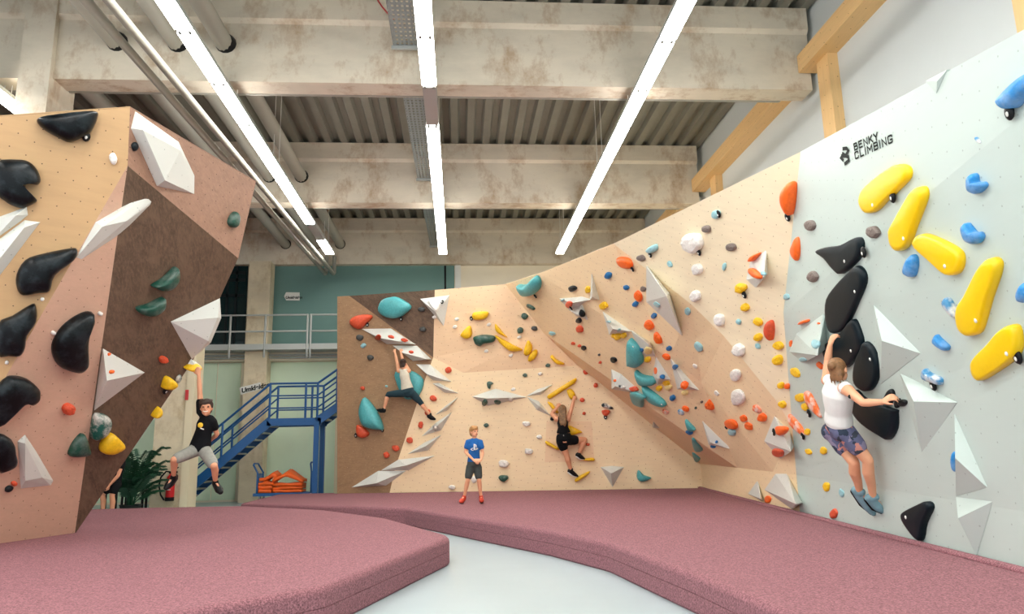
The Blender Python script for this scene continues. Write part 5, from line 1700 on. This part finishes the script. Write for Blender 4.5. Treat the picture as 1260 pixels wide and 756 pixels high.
wall_text('BENKY', (1051.6, 184.8), (1080.4, 171.3), (1050.4, 177.4))
wall_text('CLIMBING', (1052.6, 195.6), (1098.4, 174.6), (1051.5, 187.9))
b = bmesh.new()
for st in ([(222, 418), (272, 412), (298, 448), (262, 520)], [(214, 500), (300, 548), (306, 600), (252, 648)], [(222, 500), (186, 560), (214, 590)], [(200, 530), (262, 530)]):
    ribbon(b, [on_wall(1020 + x_ / 12.6, 150 + y_ / 12.6, 0.004 + 0.0006 * st[0][0] / 100) for x_, y_ in st], 0.0175, N)
obj('emblem', b, M['ink'], whitewall)

# ------------------------------------------------------------------ people
def skin_over(name, bm_, mat, voxel, parent, it=3):
    """fuse overlapping closed shapes into one continuous smooth surface"""
    me = bpy.data.meshes.new(name)
    bmesh.ops.recalc_face_normals(bm_, faces=bm_.faces[:])
    bm_.to_mesh(me); bm_.free()
    t = bpy.data.objects.new('shape', me)
    COL.objects.link(t)
    r = t.modifiers.new('fuse', 'REMESH'); r.mode = 'VOXEL'; r.voxel_size = voxel; r.use_smooth_shade = True
    if it:
        sm = t.modifiers.new('smooth', 'SMOOTH'); sm.factor = 0.5; sm.iterations = it
    dg = bpy.context.evaluated_depsgraph_get()
    dg.update()
    out = bpy.data.meshes.new_from_object(t.evaluated_get(dg))
    bpy.data.objects.remove(t)
    bpy.data.meshes.remove(me)
    out.name = name
    out.materials.clear()
    out.materials.append(mat)
    for p in out.polygons:
        p.use_smooth = True
    return put(name, out, parent)


def hand(b_, wr, d, n, s, side, curl=0.9):
    """palm, four fingers and a thumb; d runs to the fingertips, n is where the palm faces"""
    d = d.normalized(); n = (n - d * n.dot(d)).normalized(); x_ = d.cross(n) * side
    L = 0.085 * s
    tube(b_, [wr - d * 0.01 * s, wr + d * L * 0.5, wr + d * L], [(0.026 * s, 0.018 * s), (0.040 * s, 0.016 * s), (0.038 * s, 0.013 * s)], 10, x_)
    for k, ln in enumerate((0.068, 0.076, 0.071, 0.056)):
        o = x_ * ((k - 1.5) * 0.0215 * s)
        p = wr + d * (L * (1.0 if k in (1, 2) else 0.94)) + o
        pts = [p - d * 0.012 * s]
        a = 0.15
        for seg_ in (0.42, 0.33, 0.25):
            a += curl * 0.62
            dd = d * cos(a) + n * sin(a) + x_ * (k - 1.5) * 0.05
            p = p + dd.normalized() * ln * s * seg_ * 1.15
            pts.append(p)
        tube(b_, pts, [0.0098 * s, 0.0092 * s, 0.0085 * s, 0.0072 * s], 8)
    p = wr + d * L * 0.25 - x_ * 0.03 * s
    pts = [p]
    for a in (0.75, 0.45):
        p = p + (d * cos(a) - x_ * sin(a) * 0.9 + n * 0.45).normalized() * 0.036 * s
        pts.append(p)
    tube(b_, pts, [0.0125 * s, 0.011 * s, 0.009 * s], 8)


def person(label, J, s=1.0, w=1.0, skin=None, voxel=0.009, top=None, bottom=None, hair=None, shoes=None, face=None, up=None,
           sleeve=0.45, leg_to=0.6, tank=False, palm=None, sole=None, bust=0.0, hair_style='short', smile=False, top_hem=0.0, loose=0.016):
    """J: world points head, neck, shL shR elL elR wrL wrR haL haR (hand direction points), pelvis, hipL hipR knL knR anL anR toL toR"""
    skin = skin or M['skin']
    base = (J['anL'] + J['anR']) / 2
    root = thing('person', label, 'person', tuple(base))
    neck, pel = J['neck'], J['pelvis']
    sh = (J['shL'] + J['shR']) / 2
    sx = (J['shR'] - J['shL']).normalized()
    hx = (J['hipR'] - J['hipL']).normalized()
    sp = (neck - pel)
    upv = sp.normalized()
    f = face.normalized()
    hu = (up or upv).normalized()
    f = (f - hu * f.dot(hu)).normalized()
    hs = f.cross(hu)
    hc = J['head']
    fwd = J.get('front', f)
    wsh = (J['shR'] - J['shL']).length / 2

    def trunk(b_, g, lo=-0.06, hi=1.0, neck_too=True):
        st = [(-0.07, 0.105, 0.085), (0.0, 0.150, 0.108), (0.16, 0.140, 0.100), (0.36, 0.122, 0.088), (0.58, 0.138, 0.100), (0.78, 0.152, 0.106), (0.92, 0.128, 0.080), (1.0, 0.066, 0.058)]
        pts, rr, ss = [], [], []
        for t, rx, ry in st:
            if t < lo - 1e-6 or t > hi + 1e-6:
                continue
            wide = rx * s * w
            if t > 0.5:
                wide = wide / (0.15 * s * w) * min(max(wsh * 0.86, 0.1 * s), 0.17 * s)
            pts.append(lerp(pel, neck, t)); rr.append((wide + g, ry * s * w + g)); ss.append(lerp(hx, sx, max(0, min(1, t))).normalized())
        tube(b_, pts, rr, 18, ss)

    b_ = bmesh.new()
    trunk(b_, 0)
    # neck and head
    nb = neck - upv * 0.03 * s
    tube(b_, [nb, lerp(neck, hc, 0.45), hc - hu * 0.03 * s], [0.056 * s * w, 0.050 * s * w, 0.048 * s], 12)
    ball(b_, hc + hu * 0.018 * s - f * 0.008 * s, 0.075 * s, 0.094 * s, 0.098 * s, (hs, f, hu), 16, 11)
    ball(b_, hc - hu * 0.05 * s + f * 0.022 * s, 0.058 * s, 0.066 * s, 0.062 * s, (hs, f, hu), 14, 9)
    ball(b_, hc - hu * 0.095 * s + f * 0.058 * s, 0.026 * s, 0.022 * s, 0.02 * s, (hs, f, hu), 10, 7)
    tube(b_, [hc + hu * 0.012 * s + f * 0.08 * s, hc - hu * 0.028 * s + f * 0.104 * s], [0.010 * s, 0.0155 * s], 8)
    for e in (-1, 1):
        ball(b_, hc + hs * (e * 0.076 * s) - hu * 0.014 * s - f * 0.008 * s, 0.010 * s, 0.02 * s, 0.031 * s, (hs, f, hu), 8, 7)
        ball(b_, hc + hs * (e * 0.034 * s) + hu * 0.022 * s + f * 0.078 * s, 0.024 * s, 0.012 * s, 0.008 * s, (hs, f, hu), 8, 5)
    for q_, e in (('L', -1), ('R', 1)):
        S_, E_, W_ = J['sh' + q_], J['el' + q_], J['wr' + q_]
        ball(b_, S_, 0.058 * s * w, 0.058 * s * w, 0.058 * s * w)
        tube(b_, [lerp(sh, S_, 0.55), S_], [(0.06 * s * w), 0.054 * s * w], 12)
        tube(b_, [S_, lerp(S_, E_, 0.4), E_, lerp(E_, W_, 0.28), W_], [0.052 * s * w, 0.047 * s * w, 0.037 * s * w, 0.039 * s * w, 0.026 * s * w], 12)
        hd = J.get('ha' + q_, W_ + (W_ - E_)) - W_
        hand(b_, W_, hd, palm[q_], s, e)
        H_, K_, A_ = J['hip' + q_], J['kn' + q_], J['an' + q_]
        back = -(fwd)
        calf = lerp(K_, A_, 0.3) + (back - (A_ - K_).normalized() * back.dot((A_ - K_).normalized())) * 0.014 * s
        tube(b_, [H_, lerp(H_, K_, 0.45), K_], [0.086 * s * w, 0.076 * s * w, 0.053 * s * w], 14)
        tube(b_, [K_, calf, lerp(K_, A_, 0.65), A_], [0.052 * s * w, 0.056 * s * w, 0.042 * s * w, 0.033 * s * w], 14)
        T_ = J['to' + q_]
        fd = (T_ - A_)
        tube(b_, [A_ - fd * 0.1, lerp(A_, T_, 0.4), lerp(A_, T_, 0.75)], [0.03 * s, 0.03 * s, 0.02 * s], 10)
        # buttock
        ball(b_, H_ - fwd * 0.022 * s, 0.086 * s * w, 0.086 * s * w, 0.085 * s * w)
    skin_over('body', b_, skin, voxel, root, 3)
    # face
    b_ = bmesh.new()
    for e in (-1, 1):
        ball(b_, hc + hs * (e * 0.032 * s) + hu * 0.004 * s + f * 0.079 * s, 0.0125 * s, 0.01 * s, 0.009 * s, (hs, f, hu), 10, 7)
    obj('eyes', b_, M['eye'], root, True)
    b_ = bmesh.new()
    for k in range(5):
        t = (k - 2) / 2
        ball(b_, hc + hs * (t * 0.024 * s) - hu * (0.060 - (0.006 * t * t if smile else 0)) * s + f * (0.088 - 0.012 * t * t) * s, 0.010 * s, 0.007 * s, 0.0065 * s, (hs, f, hu), 8, 5)
    obj('mouth', b_, M['teeth'] if smile else M['lip'], root, True)
    # hair
    if hair:
        b_ = bmesh.new()
        ball(b_, hc + hu * 0.034 * s - f * 0.02 * s, 0.084 * s, 0.098 * s, 0.094 * s, (hs, f, hu), 16, 11)
        ball(b_, hc - hu * 0.02 * s - f * 0.045 * s, 0.074 * s, 0.062 * s, 0.085 * s, (hs, f, hu), 14, 9)
        if hair_style in ('short', 'fringe'):
            for k in range(7):
                a = (k - 3) / 3
                p_ = hc + hs * (a * 0.062 * s) + f * (0.078 - 0.03 * a * a) * s + hu * 0.075 * s
                tube(b_, [p_ - f * 0.03 * s + hu * 0.02 * s, p_ + hs * 0.012 * s, p_ + hs * 0.02 * s - hu * 0.032 * s + f * 0.006 * s], [0.022 * s, 0.02 * s, 0.01 * s], 8)
            for e in (-1, 1):
                tube(b_, [hc + hs * e * 0.074 * s + hu * 0.05 * s + f * 0.02 * s, hc + hs * e * 0.079 * s + f * 0.015 * s], [0.02 * s, 0.011 * s], 8)
        elif hair_style == 'long':
            for k in range(7):
                a = (k - 3) / 3
                p_ = hc + hs * (a * 0.055 * s) - f * 0.075 * s
                drop = [p_ + hu * 0.03 * s, p_ - hu * 0.12 * s - f * 0.02 * s, lerp(p_, pel, 0.45) + hs * a * 0.02 * s - f * 0.07 * s, lerp(p_, pel, 0.72 - 0.05 * abs(a)) - hs * a * 0.02 * s - f * 0.06 * s]
                tube(b_, drop, [0.03 * s, 0.03 * s, 0.026 * s, 0.012 * s], 8)
        elif hair_style == 'bun':
            ball(b_, hc + hu * 0.05 * s - f * 0.115 * s, 0.042 * s, 0.036 * s, 0.04 * s, (hs, f, hu), 12, 8)
            for k in range(5):
                a = (k - 2) / 2
                p_ = hc + hs * (a * 0.05 * s) - f * 0.085 * s - hu * 0.05 * s
                tube(b_, [p_, p_ - hu * (0.07 + 0.02 * (k % 2)) * s + hs * 0.01 * s * a], [0.016 * s, 0.005 * s], 6)
        skin_over('hair', b_, hair, max(0.008, voxel), root, 1)
    # top
    if top:
        b_ = bmesh.new()
        g = loose * s
        trunk(b_, g, top_hem, 0.92)
        for q_ in 'LR':
            S_, E_ = J['sh' + q_], J['el' + q_]
            if tank:
                k_ = 1.3 if tank == 'wide' else 1.0
                ball(b_, lerp(sh, S_, 0.62 if k_ == 1 else 0.74) + upv * 0.012 * s, 0.05 * s * k_, 0.07 * s, 0.05 * s * k_)
            else:
                tube(b_, [lerp(sh, S_, 0.5), S_, lerp(S_, E_, sleeve)], [0.078 * s * w, 0.072 * s * w, 0.068 * s * w], 14)
        skin_over('shirt', b_, top, max(0.011, voxel), root, 3)
    if bottom:
        b_ = bmesh.new()
        g = 0.014 * s
        trunk(b_, g, -0.07, 0.17)
        for q_ in 'LR':
            H_, K_, A_ = J['hip' + q_], J['kn' + q_], J['an' + q_]
            ball(b_, H_ - fwd * 0.022 * s, 0.086 * s * w + g, 0.088 * s * w + g, 0.085 * s * w + g)
            if leg_to <= 1:
                tube(b_, [H_, lerp(H_, K_, leg_to)], [0.088 * s * w + g, (0.088 - 0.033 * leg_to) * s * w + g * 1.6], 16)
            else:
                tube(b_, [H_, lerp(H_, K_, 0.5), K_, lerp(K_, A_, leg_to - 1)], [0.088 * s * w + g, 0.078 * s * w + g, 0.054 * s * w + g, 0.054 * s * w + g * 0.7], 16)
        skin_over('shorts', b_, bottom, max(0.011, voxel), root, 3)
    if shoes:
        for q_ in 'LR':
            A_, T_ = J['an' + q_], J['to' + q_]
            K_ = J['kn' + q_]
            fd = (T_ - A_)
            dn = (A_ - K_).normalized()
            dn = (dn - fd.normalized() * dn.dot(fd.normalized()))
            dn = dn.normalized() if dn.length > 0.1 else Vector((0, 0, -1))
            sd = fd.normalized().cross(dn)
            b_ = bmesh.new()
            heel = A_ - fd * 0.12 + dn * 0.03 * s
            tube(b_, [heel, lerp(A_, T_, 0.35) + dn * 0.028 * s, lerp(A_, T_, 0.72) + dn * 0.022 * s, T_ + dn * 0.012 * s], [(0.042 * s, 0.052 * s), (0.046 * s, 0.058 * s), (0.052 * s, 0.044 * s), (0.034 * s, 0.026 * s)], 12, sd)
            tube(b_, [A_ - dn * 0.02 * s, A_ + dn * 0.02 * s], [0.042 * s, 0.044 * s], 12)
            so = skin_over('shoe', b_, shoes, max(0.008, voxel), root, 2)
            b_ = bmesh.new()
            tube(b_, [heel + dn * 0.045 * s, lerp(A_, T_, 0.5) + dn * 0.078 * s, T_ + dn * 0.036 * s], [(0.034 * s, 0.014 * s), (0.038 * s, 0.014 * s), (0.024 * s, 0.01 * s)], 10, sd)
            obj('sole', b_, M[sole or 'black'], so, True)
    return root


def wall_frame(px, py):
    p, n = hit(px, py)
    def f(x_, y_, d):
        return on_plane(x_, y_, p + n * d, n)
    return f, n


# climber in white on the white wall
g_, N = wall_frame(1050, 480)
lft = UPZ.cross(N).normalized()        # along the wall
J = {k: g_(*v) for k, v in dict(
    head=(1032, 455.5, .30), neck=(1030.5, 471, .31), shL=(1017.5, 468, .30), shR=(1044, 481, .32), elL=(1018.5, 444, .24), wrL=(1021.5, 425, .20), haL=(1025, 414, .16),
    elR=(1062, 496, .30), wrR=(1086, 495, .17), haR=(1099, 486, .10), pelvis=(1032, 527, .34), hipL=(1025.5, 531, .32), hipR=(1040, 532, .32),
    knL=(1051, 570, .27), anL=(1058, 606, .22), toL=(1076, 632, .12), knR=(1068, 567, .20), anR=(1074.5, 613, .17), toR=(1088, 629, .08)).items()}
J['front'] = -N
woman = person('woman in white sleeveless top and patterned shorts climbing the white wall', J, 0.98, 1.02, M['skin_fair'], 0.007, M['cloth_white'], M['shorts_pattern'], M['hair_brown'], M['shoe_blue'],
               face=(-N * 0.8 - lft * 0.7 + UPZ * 0.15), tank='wide', loose=0.03, leg_to=0.52, palm={'L': -N - lft * 0.2, 'R': -N + UPZ * -0.5}, hair_style='bun', up=UPZ + N * 0.15, top_hem=0.12)
b = bmesh.new()
pp = g_(1053, 489, .355)
ball(b, lerp(J['shR'], J['elR'], 0.42) + N * 0.043, 0.02, 0.012, 0.02, None, 8, 6)
obj('arm_tattoo', b, M['ink'], woman, True)

# climber in pale tank top on the brown panel
g_, N = wall_frame(497, 470)
J = {k: g_(*v) for k, v in dict(
    head=(496.2, 447.5, .30), neck=(496.6, 456.5, .31), shL=(490.6, 456.5, .30), shR=(503, 456.5, .30), elL=(488, 443.5, .24), wrL=(485.8, 433.5, .18), haL=(485, 428.5, .12),
    elR=(495.6, 443, .18), wrR=(493, 433.5, .18), haR=(493, 428, .12), pelvis=(502, 483, .32), hipL=(497.5, 484, .30), hipR=(507, 484.5, .30),
    knL=(477.5, 485.5, .22), anL=(472.3, 504, .2), toL=(464.5, 504, .14), knR=(517.5, 495.5, .22), anR=(528.8, 511, .14), toR=(535.6, 515.5, .1)).items()}
J['front'] = -N
person('girl in pale tank top and dark leggings stretched across the white wedges', J, 0.9, 1.05, M['skin_fair'], 0.010, M['cloth_ivory'], M['cloth_navy'], M['hair_dark'], M['black'],
       face=-N, leg_to=1.12, tank=True, palm={'L': -N, 'R': -N}, up=UPZ, hair_style='bun', top_hem=0.05)

# climber in black
g_, N = wall_frame(696, 540)
J = {k: g_(*v) for k, v in dict(
    head=(692.4, 505.5, .30), neck=(691.8, 514.5, .30), shL=(685.2, 516, .29), shR=(698.8, 516.4, .28), elL=(678.6, 509.5, .2), wrL=(685.8, 501.5, .14), haL=(690, 496.5, .1),
    elR=(703.4, 502.5, .22), wrR=(706, 492.5, .17), haR=(707.8, 487, .12), pelvis=(694.3, 541.5, .31), hipL=(690.5, 543.5, .29), hipR=(699, 542, .28),
    knL=(697.3, 561, .25), anL=(702.4, 579, .2), toL=(710.8, 585.5, .13), knR=(719.5, 541.5, .12), anR=(712, 559, .16), toR=(719, 564, .1)).items()}
J['front'] = -N
climb = person('woman with long hair in black top and shorts reaching for yellow holds', J, 1.02, 1.12, M['skin'], 0.010, M['cloth_black'], M['cloth_black'], M['hair_long'], M['black'],
               face=-N, leg_to=0.4, tank=True, palm={'L': -N, 'R': -N}, up=UPZ, hair_style='long', sole='white', top_hem=0.36)
b = bmesh.new(); tube(b, [lerp(J['hipL'], J['neck'], 0.2) + N * .02, lerp(J['pelvis'], J['neck'], 0.2) + N * .115, lerp(J['hipR'], J['neck'], 0.2) + N * .02], 0.022, 8)
obj('waist_belt', b, M['cloth_grey'], climb, True)

# boy standing on the mat
FY = at_z(583, 619.5, 0.29).y


def jy(x_, y_, d=0.0):
    return at_y(x_, y_, FY + d)


J = {k: jy(*v) for k, v in dict(
    head=(583.2, 531.4), neck=(583.6, 541.2, .02), shL=(576, 544.2, .02), shR=(591, 544.2, .02), elL=(572.6, 556.6, .02), wrL=(582.5, 566.2, -.15), haL=(588.3, 568.6, -.2),
    elR=(594, 557.2, .0), wrR=(592, 566, -.15), haR=(587.5, 568.4, -.2), pelvis=(583, 573.5, .03), hipL=(578.8, 575, .03), hipR=(587.6, 575, .03),
    knL=(575.6, 591, -.02), anL=(571, 612.5, .06), toL=(566.6, 617.6, -.1), knR=(589.4, 591, -.02), anR=(592, 612.5, .06), toR=(592.6, 617.4, -.1)).items()}
for q_ in 'LR':
    J['an' + q_].z = max(J['an' + q_].z, 0.375)
    J['to' + q_].z = 0.335
J['front'] = Vector((0, -1, 0))
boy = person('boy in blue t-shirt with white emblem standing on the mauve mat', J, 0.86, 0.86, M['skin_fair'], 0.009, M['cloth_blue'], M['cloth_dark_grey'], M['hair_fair'], M['shoe_red'],
             face=Vector((0.75, -1, 0)), up=UPZ, sleeve=0.5, leg_to=0.72, palm={'L': Vector((0, 1, -0.4)), 'R': Vector((0, 1, -0.4))}, hair_style='fringe', top_hem=0.02)
# white emblem of an upright stroke over a lying loop
b = bmesh.new()
ec = jy(583.7, 551.2, -.125)


def flat(pts, cc, dpt=0.012):
    fr = [b.verts.new(cc + Vector((x_, -0.004, z__))) for x_, z__ in pts]
    bk = [b.verts.new(cc + Vector((x_, dpt, z__))) for x_, z__ in pts]
    b.faces.new(fr); b.faces.new(bk[::-1])
    for i in range(len(pts)):
        b.faces.new((fr[i], bk[i], bk[(i + 1) % len(pts)], fr[(i + 1) % len(pts)]))


flat([(-0.012, -0.045), (0.008, -0.038), (0.008, 0.045), (0.02, 0.04), (0.022, 0.012), (0.03, 0.006), (0.04, 0.02), (0.036, 0.045), (0.012, 0.06), (-0.012, 0.066)], ec)
flat([(-0.016, -0.042), (-0.045, -0.036), (-0.055, -0.026), (-0.04, -0.016), (-0.016, -0.008), (-0.016, 0.0), (-0.05, -0.012), (-0.068, -0.028), (-0.05, -0.044), (-0.016, -0.052)], ec)
flat([(0.012, -0.036), (0.045, -0.026), (0.052, -0.018), (0.04, -0.012), (0.012, -0.018), (0.012, -0.010), (0.05, -0.004), (0.068, -0.016), (0.055, -0.03), (0.012, -0.046)], ec)
bmesh.ops.triangulate(b, faces=b.faces[:])
obj('shirt_emblem', b, M['white'], boy)

# boy hanging by one arm from the boulder
GY = off(241, 452, 0.12, (225, 448)).y


def jg(x_, y_, d=0.0):
    return at_y(x_, y_, GY + d)


J = {k: jg(*v) for k, v in dict(
    head=(254, 501.8, -.02), neck=(254.6, 514.5, .03), shL=(247.2, 507, .02), shR=(261.6, 519.5, .02), elL=(245.6, 478.5, .0), wrL=(244.6, 461.5, .0), haL=(243, 452, .0),
    elR=(267.2, 535, .12), wrR=(259.5, 541.5, .2), haR=(253, 541, .22), pelvis=(246, 551, .05), hipL=(240.5, 554.5, .04), hipR=(252, 556, .04),
    knL=(214, 566, -.22), anL=(213.6, 587.5, .0), toL=(203.5, 601, -.06), knR=(263.6, 574, -.2), anR=(265.2, 594, -.02), toR=(271.8, 605.5, -.12)).items()}
J['front'] = Vector((0, -1, 0))
hang = person('smiling boy in black t-shirt hanging by one arm from the boulder', J, 0.95, 0.86, M['skin'], 0.009, M['cloth_black'], M['cloth_grey'], M['hair_dark'], M['black'],
              face=Vector((0.2, -1, -0.05)), up=Vector((-0.02, 0, 1)), sleeve=0.42, leg_to=0.82, palm={'L': Vector((-0.3, 1, 0)), 'R': Vector((0, 1, 0))}, smile=True, hair_style='fringe', top_hem=0.0)
b = bmesh.new()
ball(b, jg(246.5, 523.5, -.105), 0.034, 0.012, 0.034, None, 14, 8)
o_ = obj('shirt_print', b, M['yellow_print'], hang, True)
b = bmesh.new()
for k in range(4):
    p = jg(247 + k * 1.0, 527.4 + k * 0.35, -.112)
    box(b, (p.x - 0.005, p.y - 0.006, p.z - 0.006), (p.x + 0.005, p.y + 0.012, p.z + 0.006))
obj('print_letters', b, M['white'], hang)

# person half hidden behind the boulder
HY = 14.9


def jh(x_, y_, d=0.0):
    return at_y(x_, y_, HY + d)


J = {k: jh(*v) for k, v in dict(
    head=(147, 553, .0), neck=(148.5, 563, .02), shL=(142, 568, .1), shR=(150.2, 570, -.12), elL=(139, 583, .2), wrL=(133, 598, .1), haL=(130, 603, .05),
    elR=(145.5, 585.5, -.18), wrR=(134.5, 597.5, -.2), haR=(132.5, 604, -.2), pelvis=(141.5, 594, .05), hipL=(138.5, 597, .12), hipR=(142, 597, -.06),
    knL=(126, 606, .12), anL=(128, 624, .12), toL=(122, 628, .0), knR=(137.3, 615, -.1), anR=(138, 634, -.02), toR=(134, 639, -.2)).items()}
J['front'] = Vector((-0.7, -0.7, 0))
for q_ in 'LR':
    J['an' + q_].z = 0.09; J['to' + q_].z = 0.05
J['knL'].z = 0.52; J['knR'].z = 0.5
person('person in black shorts half hidden behind the boulder, hand on thigh', J, 0.95, 0.95, M['skin'], 0.011, M['cloth_black'], M['cloth_black'], M['hair_dark'], M['black'],
       face=Vector((-1, -0.6, -0.2)), up=UPZ, sleeve=0.3, leg_to=0.55, palm={'L': Vector((-1, 0, -1)), 'R': Vector((-1, 0, -0.5))}, hair_style='short')
